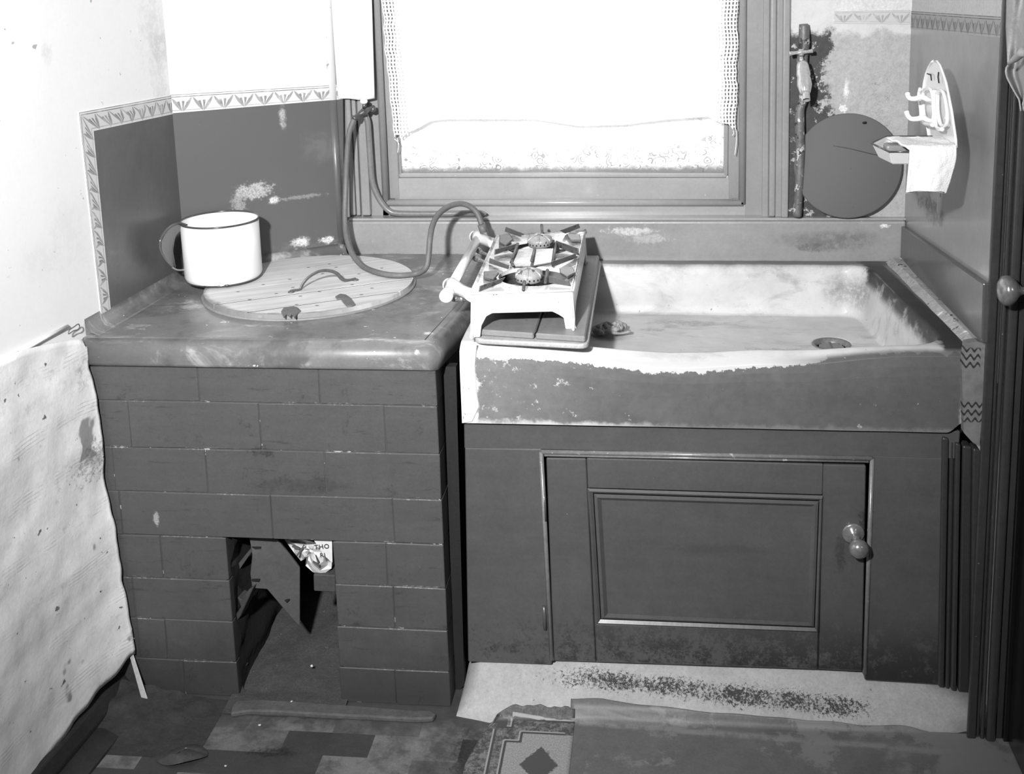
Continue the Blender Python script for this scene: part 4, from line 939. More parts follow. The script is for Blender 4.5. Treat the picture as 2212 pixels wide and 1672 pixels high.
# cement fillet along right side board
m_fillet = mat('chipped_cement_fillet', 175, .8, big=.15, bs=12, fine=.15, fs=70, bump=(.7, .004, 60), speck=((45, .60, 80), (30, .66, 240)))
f0, f1 = Vector((.908, .585, ZR)), Vector((.944, -.005, ZR))
mb = MB(); N = 40; ra, rb, rc_ = [], [], []
for i in range(N+1):
    t = i/N; p = f0.lerp(f1, t); wv = .007+.003*noise.noise(Vector((t*9, 0, 0)))
    ra.append((p.x-wv-.004, p.y, ZR+.0005)); rb.append((p.x+.003, p.y, ZR+.012+.003*noise.noise(Vector((t*14, 2, 0))))); rc_.append((p.x+.03, p.y, ZR+.012))
mb.loft(ra, rb, smooth=True); mb.loft(rb, rc_, smooth=True); obj('cement_fillet', mb, m_fillet, rt)
# plaster smear at left end
mb = MB(); mb.prism([aY(x, y, -.006) for x, y in ((1003, 742), (1030, 745), (1026, 790), (1030, 850), (1035, 880), (1020, 912), (1000, 915), (998, 860), (1000, 790))], (0, .006, 0), bev=.0015)
obj('plaster_smear', mb, mat('white_plaster', 235, .8, big=.06, bs=30, speck=((60, .64, 150),)), rt)

# side board at right
m_side = mat('dark_painted_side_board', 86, .32, big=.07, bs=8, coat=.3, fine=.05, speck=((80, .72, 150),), bump=(.3, .0015, 50))
q = [aX(1941, 482, .932), aX(2124, 612, .932), aX(2120, 742, .932)]
q[0].y = .598
mb = MB(); mb.prism([q[0], q[1], q[2], Vector((.932, .598, ZR+.005))], (.012, 0, 0), bev=.0025, seg=2)
obj('side_board', mb, m_side, None, 'dark painted splash board along the right wall beside the sink', 'board')
# torn patterned paper below it
g = G('torn_patterned_paper'); x, y, z = g.xyz()[:3]
wv = g.op('SINE', g.op('ADD', g.op('MULTIPLY', z, 420.), g.op('MULTIPLY', g.op('SINE', g.op('MULTIPLY', x, 480.)), 1.6)))
bandm = g.sstep(g.op('SINE', g.op('MULTIPLY', z, 62.)), .2, .5)
v = g.mix(g.op('MULTIPLY', g.sstep(wv, .3, .6), bandm), g.op('MULTIPLY', alb(128), g.op('ADD', .35, g.op('MULTIPLY', g.noise(35, 6, .8), 1.3))), alb(45))
g.put(g.b.inputs['Base Color'], v); g.b.inputs['Roughness'].default_value = .8
mb = MB(); mb.prism([aY(x, y, -.02) for x, y in ((2086, 742), (2112, 738), (2126, 742), (2124, 860), (2116, 965), (2100, 955), (2082, 935), (2080, 880), (2078, 800))], (0, .02, 0)); obj('torn_wallpaper', mb, g.m, wall_right)

# ------------------------------------------------------------------ cupboard under the sink
CY = .008
m_cup = mat('dark_grey_cupboard_paint', 91, .38, big=.08, bs=5, fine=.06, fs=110, coat=.25, bump=(.25, .0012, 60), streak=((5, 5, 60), .06), speck=((140, .75, 150),),
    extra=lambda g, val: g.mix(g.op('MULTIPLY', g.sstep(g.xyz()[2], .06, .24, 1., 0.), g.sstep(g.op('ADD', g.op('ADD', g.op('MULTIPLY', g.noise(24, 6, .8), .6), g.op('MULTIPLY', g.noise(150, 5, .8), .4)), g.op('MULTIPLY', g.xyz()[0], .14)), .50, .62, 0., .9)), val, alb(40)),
    spots=((aY(1870, 1130, CY), (.012, .05, .05), 52, 1., 60, .9), (aY(1815, 1200, CY), (.012, .05, .05), 66, .8, 50, .7), (aY(1420, 1395, CY), (.05, .05, .014), 52, .9, 50, .7), (aY(1540, 1190, CY), (.12, .05, .012), 78, .9, 40, .6)))
rt = thing('sink_cupboard', (.46, .1, .08), 'dark grey painted cupboard with a panelled door under the stone sink', 'cupboard')
def pq(pts, Y, th, bev=.002, seg=1): mb = MB(); mb.prism([aY(x, y, Y) for x, y in pts], (0, th, 0), bev=bev, seg=seg); return mb
obj('top_rail', pq([(1002, 914), (2075, 932), (2070, 992), (1168, 972), (1003, 970)], CY+.0005, .02), m_cup, rt)
obj('stile', pq([(1004, 968), (1170, 971), (1192, 1436), (1011, 1430)], CY, .02), m_cup, rt)
obj('stile', pq([(1884, 985), (2040, 990), (2030, 1480), (1868, 1470)], CY, .02), m_cup, rt)
# carcass sides
mb = MB(); mb.box(.004, .02, CY+.018, .58, .0, .584); mb.box(.91, .93, CY+.018, .58, 0, .584); mb.box(.0, .93, .56, .58, 0, .584); obj('carcass', mb, m_soot_shade, rt)
# bead round door opening
def tubeY(pts, Y, r, n=8): mb = MB(); mb.tube([aY(x, y, Y) for x, y in pts], r, n); return mb
m_bead = mat('worn_bead_paint', 128, .3, coat=.4, big=.12, bs=20, speck=((60, .66, 190),))
for q, r_ in (([(1169, 976), (1884, 990)], .0045), ([(1169, 976), (1192, 1425)], .0045), ([(1884, 990), (1868, 1455)], .0045), ([(1176, 983), (1876, 997)], .0028)):
    obj('opening_bead', tubeY(q, CY-.001, r_), m_bead, rt)
door = obj('door', pq([(1181, 993), (1871, 1008), (1863, 1450), (1196, 1428)], CY+.009, .010, bev=.001), m_cup, rt)
DYf = CY+.001
obj('door_stile', pq([(1180, 990), (1266, 991), (1287, 1430), (1196, 1427)], DYf, .010), m_cup, door)
obj('door_stile', pq([(1779, 1004), (1871, 1006), (1863, 1451), (1769, 1446)], DYf, .010), m_cup, door)
obj('door_rail', pq([(1267, 990), (1779, 1003), (1777, 1070), (1270, 1055)], DYf, .010), m_cup, door)
obj('door_rail', pq([(1286, 1347), (1768, 1364), (1766, 1446), (1288, 1430)], DYf, .010), m_cup, door)
def mitre(o_, i_, Y0, Y1, name, m):
    """sloped moulding ring between outer and inner quads"""
    mb = MB(); O = [aY(x, y, Y0) for x, y in o_]; I = [aY(x, y, Y1) for x, y in i_]; M_ = [a.lerp(b_, .45)+Vector((0, -.004, 0)) for a, b_ in zip(O, I)]
    mb.loft(O+[O[0]], M_+[M_[0]]); mb.loft(M_+[M_[0]], I+[I[0]]); return obj(name, mb, m, door)
oq = [(1269, 1055), (1778, 1071), (1768, 1366), (1288, 1348)]
q1 = [(1281, 1065), (1770, 1081), (1760, 1356), (1297, 1338)]
q2 = [(1283, 1067), (1768, 1083), (1758, 1354), (1299, 1336)]
q3 = [(1299, 1080), (1753, 1094), (1746, 1344), (1313, 1325)]
mitre(oq, q1, DYf-.001, DYf-.001, 'panel_moulding', m_cup); mitre(q2, q3, DYf-.001, DYf+.0045, 'panel_moulding', m_cup)
obj('door_panel', pq([(1297, 1078), (1756, 1092), (1748, 1346), (1310, 1327)], DYf+.0045, .006, bev=0), m_cup, door)
# drop-leaf knob latch
m_metal = mat('worn_nickel', 172, .20, metal=.6, big=.12, bs=40, bump=None)
kp = aY(1846, 1160, DYf)
mb = MB(); mb.lathe([(.020, 0), (.021, .002), (.018, .004), (.009, .005), (.007, .010)], aY(1843, 1152, DYf), (0, -1, .0), 28); obj('knob_plate', mb, m_metal, door)
mb = MB(); c = aY(1847, 1158, DYf); mb.lathe([(.008, 0), (.009, .006), (.007, .012), (.010, .020), (.0165, .026), (.0185, .034), (.017, .042), (.010, .048), (.0, .050)], c, (.03, -1, -.22), 32); obj('knob', mb, m_metal, door)
for y0, y1 in ((1065, 1125), (1310, 1360)):
    mb = MB(); mb.tube([aY(1175, y0, CY-.002), aY(1178, y1, CY-.002)], .0035, 8); obj('hinge', mb, m_cup, door)
# fluted side strips to the right of the cupboard
sp = [(2036, 2050, 2026, 2040), (2052, 2062, 2042, 2052), (2064, 2076, 2054, 2066), (2080, 2100, 2070, 2094), (2102, 2118, 2096, 2112)]
rt2 = thing('fluted_pilaster', (.94, .02, .1), 'dark fluted wooden strips between the cupboard and the door casing', 'moulding')
for i, (a, b_, c, d) in enumerate(sp):
    yt_ = 945+i*6; yb_ = 1484+i*4
    obj('fluted_strip', pq([(a, yt_), (b_, yt_+3), (d, yb_+2), (c, yb_)], CY-.004+(.004 if i % 2 else -.003), .03, bev=.0035, seg=2), mat('dark_wood_trim', 64, .35, coat=.3, big=.08, streak=((30, 30, 3), .06)), rt2)

# dark plank filling the gap between brickwork and cupboard
mb = MB(); mb.prism([aY(x, y, .02) for x, y in ((958, 792), (985, 792), (1003, 1480), (983, 1500))], (0, .02, 0)); obj('gap_board', mb, mat('unpainted_dark_wood', 30, .7, streak=((40, 40, 5), .3)), None, 'dark rough upright board in the gap between brickwork and cupboard', 'board')

# ------------------------------------------------------------------ wooden board under the stove
m_dboard = mat('wet_worn_wood', 150, .5, big=.08, bs=10, fine=.05, streak=((40, 6, 10), .08), speck=((50, .70, 90),))
m_dboard2 = mat('pale_board_edge', 196, .5, big=.08, bs=14, streak=((40, 6, 10), .05))
bz = ZR+.003
rt = thing('draining_board', (.13, .25, bz), 'split wooden board bridging the left end of the sink under the stove', 'board')
fl_, fr_, br_, bl_ = Vector((.028, -.004, 0)), Vector((.246, -.028, 0)), Vector((.240, .56, 0)), Vector((.03, .56, 0))
def rq(a, b_, c, d, r=.02):
    out = [];
    for p, pr_, nx in ((a, d, b_), (b_, a, c), (c, b_, d), (d, c, a)):
        u = (pr_-p).normalized()*r; v = (nx-p).normalized()*r
        for t in (0, .33, .66, 1): out.append(p+u*(1-t)**2+v*t**2)
    return out
mb = MB(); mb.prism([p+Vector((0, 0, bz)) for p in rq(fl_, fr_, br_, bl_)], (0, 0, .010), bev=.003, seg=2); obj('under_board', mb, m_dboard2, rt)
ins = .004
s0 = fl_.lerp(fr_, .53); s1 = bl_.lerp(br_, .56)
mb = MB(); mb.prism([p+Vector((0, 0, bz+.0105)) for p in (fl_+Vector((.004, .018, 0)), s0+Vector((-.0015, .012, 0)), s0+Vector((.001, .03, 0)), s1+Vector((-.0012, -.01, 0)), bl_+Vector((.004, -.01, 0)))], (0, 0, .012), bev=.0025); obj('plank', mb, m_dboard, rt)
mb = MB(); mb.prism([p+Vector((0, 0, bz+.0105)) for p in (s0+Vector((.0022, .012, 0)), fr_+Vector((-.006, .008, 0)), br_+Vector((-.004, -.01, 0)), s1+Vector((.0012, -.01, 0)), s0+Vector((.0045, .03, 0)))], (0, 0, .012), bev=.0025); obj('plank', mb, m_dboard, rt)
BT = bz+.0225

# ------------------------------------------------------------------ gas stove
ST = .842
m_cast = mat('grimy_cast_iron', 92, .35, big=.15, bs=30, metal=.2, speck=((60, .60, 150), (70, .64, 50)), bump=(.4, .001, 120))
def stove_extra(g, val):
    x, y, z = g.xyz()[:3]
    top_ = g.sstep(z, ST-.006, ST-.002)
    gr_ = g.mix(g.sstep(g.noise(22, 6, .75), .38, .62), alb(118), alb(205))
    return g.mix(g.op('MULTIPLY', top_, g.sstep(y, .055, .09)), val, gr_)
m_stove = mat('chipped_white_enamel', 272, .2, big=.02, fine=.0, coat=.4, speck=((70, .70, 130),), extra=stove_extra, bump=(.2, .001, 80))
c00, c10, c11, c01 = aZ(1017, 633, ST), aZ(1237, 627, ST), aZ(1264, 499, ST), aZ(1073, 509, ST)
rt = thing('gas_stove', (.12, .25, BT), 'white enamel two burner gas stove standing across worktop and board', 'stove')
def S(u, v, z=0.): p = (c00*(1-u)+c10*u)*(1-v)+(c01*(1-u)+c11*u)*v; return Vector((p.x, p.y, ST+z))
# top plate with two burner openings
b = bmesh.new(); NS = 48
def plate(v0, v1, cv):
    cu_v = (.56 if cv < .5 else .52, cv)
    top_r, top_h, low_h = [], [], []
    for k in range(NS):
        t = 2*math.pi*k/NS+math.pi/4; c_, s_ = math.cos(t), math.sin(t); m_ = max(abs(c_), abs(s_)); ru, rv = c_/m_, s_/m_
        pu = .5+.5*ru; pv = (v0+v1)/2+(v1-v0)/2*rv
        ce_ = S(*cu_v); hr = .066; h = Vector((ce_.x+hr*c_*1.05, ce_.y+hr*s_*1.05, ST-.004))
        top_r.append(b.verts.new(S(pu, pv))); top_h.append(b.verts.new(h)); low_h.append(b.verts.new(h+Vector((0, 0, -.008))))
    for k in range(NS):
        j = (k+1) % NS
        b.faces.new((top_r[k], top_r[j], top_h[j], top_h[k])); b.faces.new((top_h[k], top_h[j], low_h[j], low_h[k]))
plate(0, .5, .26); plate(.5, 1, .76)
bmesh.ops.remove_doubles(b, verts=b.verts, dist=.0002)
mb = MB(); mb._merge(b); obj('top_plate', mb, m_stove, rt)
mb = MB(); mb.prism([S(.03, .03, -.040), S(.97, .03, -.040), S(.97, .97, -.040), S(.03, .97, -.040)], (0, 0, -.003)); obj('drip_tray', mb, m_cast, rt)
# aprons with legs, as one cast skirt each side
def apron(P0, P1, hmid, leg, footL, footR, out, name, w_=.10):
    """P0-P1 top corners; hmid apron height; feet drop to footL/footR"""
    P0, P1 = Vector(P0), Vector(P1); X_ = P1-P0; out = Vector(out)
    def pt(u, z, o=0.): p = P0+X_*u+out*o; return Vector((p.x, p.y, z))
    prof = [(0, ST), (1, ST), (1.0, footR+.02), (1.03, footR), (1-leg*.9, footR), (1-leg*1.1, footR+.022), (1-leg*1.7, ST-hmid-.006), (1-leg*2.4, ST-hmid), (leg*2.4, ST-hmid), (leg*1.7, ST-hmid-.006), (leg*1.1, footL+.022), (leg*.9, footL), (-.03, footL), (0, footL+.02)]
    mb = MB(); mb.prism([pt(u, z, .003 if z < ST-.03 else 0) for u, z in prof], -out*.005, bev=.0012); return obj(name, mb, m_stove, rt)
fdir = (c10-c00).normalized(); fout = Vector((fdir.y, -fdir.x, 0)); sdir = (c11-c10).normalized(); sout = Vector((sdir.y, -sdir.x, 0))
apron(c00, c10, .040, .085, ZS+.001, BT, fout, 'front_apron'); apron(c10, c11, .040, .05, BT, BT, sout, 'side_apron'); apron(c11, c01, .040, .085, BT, ZS+.001, -fout, 'back_apron'); apron(c01, c00, .040, .05, ZS+.001, ZS+.001, -sout, 'side_apron')
mb = MB(); mb.tube([c00+Vector((0, 0, -.001)), c10+Vector((0, 0, -.001)), c11+Vector((0, 0, -.001)), c01+Vector((0, 0, -.001)), c00+Vector((0, 0, -.001))], .0028, 8); obj('rolled_edge', mb, m_stove, rt)
# trivet fins (raised plates)
m_fin = mat('grey_worn_fin', 108, .35, big=.15, bs=40, metal=.25, speck=((60, .60, 62),), bump=(.3, .001, 100))
def cz(x, y): return (900+x/4.424, 430+y/4.424)
fins = [  # crop coordinates: outer bottom, outer top, inner top, inner bottom
    ([(590, 885), (600, 830), (840, 745), (800, 800)]), ([(1470, 835), (1450, 790), (1262, 735), (1262, 800)]),
    ([(700, 610), (705, 562), (885, 630), (880, 668)]), ([(740, 530), (745, 480), (975, 418), (925, 470)]), ([(1545, 540), (1535, 470), (1330, 398), (1345, 460)]), ([(1535, 560), (1520, 522), (1290, 600), (1300, 650)]),
    ([(850, 310), (860, 265), (1010, 320), (1000, 360)]), ([(1565, 275), (1550, 235), (1370, 300), (1425, 330)]),
]
for q in fins:
    P4 = [cz(*p) for p in q]
    a, b_ = aZ(*P4[0], ST+.001), aZ(*P4[3], ST+.001)
    nrm = (b_-a).cross(Vector((0, 0, 1)))
    pts4 = [a, aP(*P4[1], a, nrm), aP(*P4[2], a, nrm), b_]
    for p in pts4: p.z = min(max(p.z, ST-.004), ST+.024)
    mb = MB(); mb.prism(pts4, nrm.normalized()*.0028, bev=.0006); obj('trivet_fin', mb, m_fin, rt)
for q in ([(640, 690), (760, 680), (785, 700), (730, 770), (640, 745)], [(1365, 660), (1490, 645), (1515, 700), (1440, 740), (1370, 700)], [(790, 345), (880, 320), (920, 380), (850, 440), (790, 410)], [(1430, 330), (1560, 335), (1570, 390), (1470, 390)]):
    mb = MB(); mb.prism([aZ(*cz(*p), ST+.006) for p in q], (0, 0, -.005), bev=.0012); obj('broken_lug', mb, m_fin, rt)
for q in (((965, 430), (905, 600)), ((1340, 410), (1300, 600)), ((905, 600), (925, 640)), ((1100, 590), (1130, 470)), ((1250, 680), (1230, 800)), ((1030, 790), (1020, 870)), ((1195, 250), (1200, 330))):
    a, b_ = aZ(*cz(*q[0]), ST+.008), aZ(*cz(*q[1]), ST+.004); mb = MB(); mb.tube([a, b_], [.0035, .003], 8); obj('trivet_bar', mb, m_fin, rt)
# saddle between the burners
mb = MB(); pA = [aZ(*cz(*p), ST+.002) for p in ((900, 560), (940, 480), (1310, 470), (1290, 600), (1100, 640), (930, 640))]; mb.prism(pA, (0, 0, -.003), bev=.001); obj('saddle', mb, m_stove, rt)
# burners
m_burn = mat('worn_burner', 190, .35, big=.12, bs=30, metal=.2, speck=((60, .62, 110),))
for (x, y) in ((1075, 690), (1178, 365)):
    c = aZ(*cz(x, y), ST+.010); c = Vector((c.x, c.y-.004, ST-.009))
    br = obj('burner', None, None, rt); br.location = c-wloc(rt)
    mb = MB(); mb.lathe([(.012, -.020), (.012, -.002), (.024, .0), (.0265, .003), (.0275, .012), (.0265, .017), (.018, .022), (.004, .026), (.001, .026)], c, n=48, smooth=True); obj('burner_cap', mb, m_burn, br)
    mb = MB()
    for k in range(20):
        t = 2*math.pi*(k+.5)/20; mb.ball((c.x+.0270*math.cos(t), c.y+.0270*math.sin(t), c.z+.0075), .0017, 1, 0, (1, 1, 1.4))
    obj('flame_holes', mb, m_notch, br)
    for k in range(6):
        t = math.pi/6+2*math.pi*k/6; d = Vector((math.cos(t), math.sin(t), 0)); mb = MB(); mb.tube([c+d*.002+Vector((0, 0, .027)), c+d*.018+Vector((0, 0, .0228)), c+d*.027+Vector((0, 0, .017)), c+d*.0285+Vector((0, 0, .010))], [.0016, .0018, .0022, .0015], 6); obj('burner_rib', mb, m_burn, br)
    mb = MB(); mb.tube([c+Vector((0, 0, -.014)), c+Vector((-.09, .0, -.016))], .008, 10); obj('gas_arm', mb, m_cast, br)
# gas rail with brackets and taps
RZ = .818
ra = aZ(966, 636, RZ); rb = aZ(1030, 520, RZ)
mb = MB(); mb.tube([ra+(ra-rb).normalized()*.0, rb+(rb-ra).normalized()*.02], .0105, 16); obj('gas_rail', mb, m_stove, rt)
mb = MB(); d = (ra-rb).normalized(); mb.lathe([(.0125, -.012), (.0135, -.010), (.0135, -.002), (.0130, .001), (.0135, .004), (.0135, .011), (.010, .0145), (.0, .0155)], ra+d*.004, d, 28); obj('rail_cap', mb, m_enamel, rt)
for (pt_, tgt, w_) in ((aZ(975, 617, RZ), S(0, .05, -.012), 1.), (aZ(1030, 512, RZ), S(0, .93, -.012), 1.)):
    mb = MB(); mb.tube([pt_+Vector((-.006, 0, 0)), pt_, pt_.lerp(tgt, .5), tgt], [.014, .0165, .0115, .013], 14, sm=3, flat=1.); obj('rail_bracket', mb, m_stove, rt)
m_tap = mat('bright_brass', 165, .25, metal=.6, big=.15, bs=40)
for (x, y, x2, y2) in ((996, 646, 972, 645), (1036, 562, 1020, 556), (1040, 545, 1028, 540)):
    p = aZ(x, y, RZ-.014); p2 = aZ(x2, y2, RZ-.012)
    mb = MB(); mb.tube([p2, p2.lerp(p, .5), p, p.lerp(p2, -1.6)], [.004, .0065, .0045, .003], 10, sm=3); tp_ = obj('burner_tap', mb, m_tap, rt)
    mb = MB(); mb.lathe([(.0055, 0), (.006, .003), (.003, .0045)], p, (0, -1, .3), 14); obj('tap_screw', mb, m_tap, tp_)

# ------------------------------------------------------------------ rag in the sink
m_rag = mat('damp_grey_rag', 172, .9, big=.15, bs=40, fine=.15, bump=(.6, .002, 250))
rc = aZ(1322, 722, .632); mb = MB()
for k in range(14):
    a = random.uniform(0, 6.28); pts = []; r0 = random.uniform(.004, .022)
    for t in range(9):
        a += random.uniform(.25, .75); rr_ = r0+.014*t/9+random.uniform(-.004, .004)
        pts.append(rc+Vector((1.25*rr_*math.cos(a), .95*rr_*math.sin(a), .008+.016*math.sin(t*.9+k)**2*(1-rr_/.05)+random.uniform(0, .004))))
    mb.tube(pts, [.0045+.0018*math.sin(t*2.+k) for t in range(9)], 7, sm=3, flat=.7)
obj('dish_rag', mb, m_rag, None, 'wrung grey rag lying in the left end of the sink', 'rag')

# ------------------------------------------------------------------ water tap and pipe
m_chrome = mat('worn_chrome', 236, .16, metal=.55, big=.10, bs=30, bump=None)
m_lead = mat('corroded_pipe', 120, .5, metal=.2, big=.2, bs=25, speck=((40, .58, 215), (55, .62, 55)), bump=(.6, .002, 80))
WY = .598
mb = MB(); mb.tube([aY(x, y, WY) for x, y in ((1736, 52), (1737, 90), (1733, 130), (1736, 205), (1728, 235), (1727, 275), (1729, 330), (1726, 400), (1722, 468))], [.010, .013, .012, .010, .0105, .0115, .010, .010, .010], 14, sm=5)
obj('water_pipe', mb, m_lead, None, 'corroded upright water pipe beside the right window casing', 'pipe')
rt = thing('water_tap', aY(1735, 170, .56), 'shiny bib tap with a cross handle on the corroded pipe', 'tap')
tp0, tp1 = aY(1733, 134, .575), aY(1741, 216, .520)
ax = (tp1-tp0).normalized(); Lt = (tp1-tp0).length
mb = MB(); mb.lathe([(.006, 0), (.012, .002), (.0135, Lt*.10), (.0155, Lt*.36), (.014, Lt*.40), (.0155, Lt*.46), (.0165, Lt*.62), (.012, Lt*.80), (.0095, Lt*.84)], tp0, ax, 32); obj('body', mb, m_chrome, rt)
mb = MB(); mb.tube([tp0+ax*Lt*.72+Vector((.002, 0, 0)), tp1+Vector((.001, -.001, 0))], [.0078, .0085], 20, cap=False); obj('spout', mb, m_chrome, rt)
mb = MB(); mb.tube([aY(1731, 122, .575), aY(1732, 138, .575)], [.004, .006], 12); obj('spindle', mb, m_chrome, rt)
mb = MB(); mb.tube([aY(1705, 116, .570), aY(1720, 114, .572), aY(1731, 113, .573), aY(1742, 112, .574), aY(1755, 110, .576)], [.0052, .0036, .0058, .0036, .0050], 12, sm=4); obj('cross_handle', mb, m_chrome, rt)
mb = MB(); mb.tube([aY(1731, 106, .573), aY(1731, 120, .573)], .0055, 12); obj('handle_boss', mb, m_chrome, rt)
mb = MB(); mb.tube([aY(1736, 165, .545), aY(1738, 170, .60)], .0085, 12); obj('wall_shank', mb, m_chrome, rt)

# ------------------------------------------------------------------ round lid leaning on the back wall
m_disc = mat('dull_grey_disc', 96, .85, big=.06, bs=10, fine=.05, fs=80, speck=((100, .75, 160), (42, .29, 111)), bump=(.15, .001, 60))
zt0 = zt_+.007; p = aY(1832, 358, .600); dr = .1215; tilt = .085
cen = Vector((p.x, .602, zt0+dr*math.cos(tilt)+.002)); ax = Vector((0, -math.cos(tilt), math.sin(tilt)))
rt = thing('round_disc', (p.x, .59, zt0), 'plain round dark grey lid leaning against the plaster beside the water pipe', 'disc')
mb = MB(); mb.lathe([(.0, -.002), (dr-.004, -.002), (dr, .0), (dr, .002), (dr-.003, .004), (0, .0045)], cen, ax, 96); obj('disc', mb, m_disc, rt)
q = aY(1869, 266, .598); mb = MB(); mb.ball((q.x, .604+.0, q.z), .0042, 2, .5, (1.2, .6, .7)); obj('nail_hole', mb, m_notch, rt)
def dz_(x, y): return aP(x, y, cen+ax*.0052, ax)
mb = MB(); mb.tube([dz_(*q) for q in ((1800, 315), (1830, 320), (1860, 327), (1890, 334), (1915, 337))], [.0004, .0008, .001, .001, .0006], 6, sm=4); obj('crease', mb, mat('crease_dark', 70, .6), rt)

# ------------------------------------------------------------------ soap rack and its cloth
XK = .893
def c4(x, y): return (1650+x/3.343, y/3.343)
def kX(x, y, d=0.): return aX(*c4(x, y), XK-d)
rt = thing('soap_rack', kX(1385, 1040), 'white enamel rack with pointed arch back, hooks and soap dish on the right wall', 'soap rack')
plate_ = [(1232, 438), (1255, 445), (1275, 475), (1295, 530), (1318, 600), (1338, 700), (1358, 800), (1372, 900), (1388, 1010), (1390, 1060), (1330, 1075), (1240, 1060), (1195, 1010), (1182, 930), (1165, 880), (1150, 760), (1150, 650), (1158, 590), (1172, 530), (1192, 480), (1212, 448)]
mb = MB(); mb.prism([kX(x, y) for x, y in plate_], (.0028, 0, 0), bev=.001); obj('back_plate', mb, m_enamel, rt)
mb = MB(); pl = [kX(x, y, .001) for x, y in plate_[:10]+plate_[12:]]; mb.tube(pl+[pl[0]], .0024, 8); obj('rolled_edge', mb, m_enamel, rt)
for q in ([(1255, 680), (1268, 655), (1285, 655), (1305, 690), (1325, 800), (1325, 880), (1310, 905), (1290, 910), (1272, 885), (1255, 800)], [(1150, 670), (1160, 648), (1185, 640), (1205, 650), (1222, 700), (1228, 800), (1222, 860), (1195, 868), (1165, 850), (1152, 790)]):
    P_ = [kX(x, y, .010) for x, y in q]; mb = MB(); mb.tube(P_+[P_[0]], .0035, 8, sm=3, cap=False); obj('raised_slot', mb, m_enamel, rt)
for q in ([(1130, 640), (1120, 690), (1135, 790), (1140, 870), (1165, 895), (1225, 905)], [(1235, 650), (1225, 740), (1235, 850), (1250, 920), (1290, 935)]):
    mb = MB(); mb.tube([kX(x, y, .014) for x, y in q], .0038, 8, sm=4); obj('frame_bar', mb, m_enamel, rt)
for q in ([(1240, 735), (1190, 722), (1140, 700), (1100, 712), (1060, 712), (1042, 695), (1038, 675)], [(1250, 880), (1190, 870), (1150, 850), (1110, 858), (1065, 858), (1040, 835), (1030, 805)]):
    y0 = kX(*q[0]).y; pts = [kX(q[0][0], q[0][1], .008)]
    for i, (x, y) in enumerate(q[1:]): pp = aY(*c4(x, y), y0-.0+.004*i); pts.append(pp)
    mb = MB(); mb.tube(pts, [.005, .005, .0055, .005, .0045, .0045, .005], 10, sm=4); obj('hook', mb, m_enamel, rt)
mb = MB(); mb.tube([kX(1262, 520, .003), kX(1258, 555, .004), kX(1264, 600, .003)], .0012, 6); mb.tube([kX(1180, 532, .003), kX(1205, 540, .003), kX(1210, 580, .003)], .0012, 6); obj('chipped_line', mb, m_notch, rt)
# dish
DYk = .02
def dP(x, y, Y): return aY(*c4(x, y), Y)
rim = [dP(778, 1038, DYk+.07), dP(905, 1092, DYk+.0), dP(1060, 1097, DYk-.01), dP(1200, 1095, DYk-.01), dP(1200, 1010, DYk+.09), dP(865, 1000, DYk+.11)]
zr_ = sum(p.z for p in rim[:3])/3
rimz = [aZ(*c4(x, y), zr_) for x, y in ((778, 1035), (905, 1096), (1060, 1097), (1330, 1090), (1330, 985), (880, 985))]
cen_ = sum(rimz, Vector())/6
low = [Vector((cen_.x+(p.x-cen_.x)*.80, cen_.y+(p.y-cen_.y)*.72, zr_-.026)) for p in rimz]
inr = [Vector((cen_.x+(p.x-cen_.x)*.93, cen_.y+(p.y-cen_.y)*.90, zr_)) for p in rimz]; inl = [Vector((cen_.x+(p.x-cen_.x)*.78, cen_.y+(p.y-cen_.y)*.70, zr_-.020)) for p in rimz]
b = bmesh.new(); LL = [[b.verts.new(p) for p in q] for q in (low, rimz, inr, inl)]
for i in range(3):
    for k in range(6): b.faces.new((LL[i][k], LL[i][(k+1) % 6], LL[i+1][(k+1) % 6], LL[i+1][k]))
b.faces.new(LL[0][::-1]); b.faces.new(LL[3]); bmesh.ops.recalc_face_normals(b, faces=b.faces); bmesh.ops.bevel(b, geom=list(b.edges), offset=.002, segments=2, affect='EDGES')
mb = MB(); mb._merge(b); dish = obj('soap_dish', mb, m_enamel, rt)
mb = MB(); mb.tube(rimz+[rimz[0]], .0018, 8); obj('dish_rim', mb, m_blue, dish)
# soap bar hint, then the cloth draped over dish
mb = MB(); sb = aZ(*c4(960, 1060), zr_-.004); mb.box(sb.x-.022, sb.x+.03, sb.y-.018, sb.y+.018, zr_-.018, zr_+.002, bev=.005, seg=2); obj('soap_bar', mb, mat('grey_soap', 150, .4), None, 'flat grey soap bar lying in the white enamel dish', 'soap')
TB = [(1050, 1096), (1400, 985)]
yF = rimz[2].y-.006
xa, xb = aY(*c4(1050, 1096), yF).x, aY(*c4(1392, 1050), yF).x
zlo = aY(*c4(1050, 1395), yF).z
dyD = rimz[5].y-.0
def cloth(u, v):
    # v 0 = far end on the dish, 1 = bottom of the fall
    top_l = .095; fall = (zr_+.006)-zlo; tot = top_l+fall; s_ = v*tot
    if s_ < top_l:
        y = yF+top_l-s_; z = zr_+.008+.004*noise.noise(Vector((u*3, s_*30, 0))); xl = xa-.014*(1-s_/top_l)-.006
    else:
        y = yF-.004*math.sin(min(1, (s_-top_l)/.02)*math.pi/2); z = zr_+.006-(s_-top_l); xl = xa-.004*(s_-top_l)/fall
    x = xl+(xb-xl)*u-(.016*u*(max(0, s_-top_l)/fall)**1.5)
    if s_ >= top_l: y += .0045*math.sin(u*6.5+.8)*(.3+.7*(s_-top_l)/fall)+.0015*noise.noise(Vector((u*9, v*9, 2))); z += .004*math.sin(u*3.0)*(s_-top_l)/fall
    return Vector((x, y, z+.0012*noise.noise(Vector((u*40, v*40, 7)))))
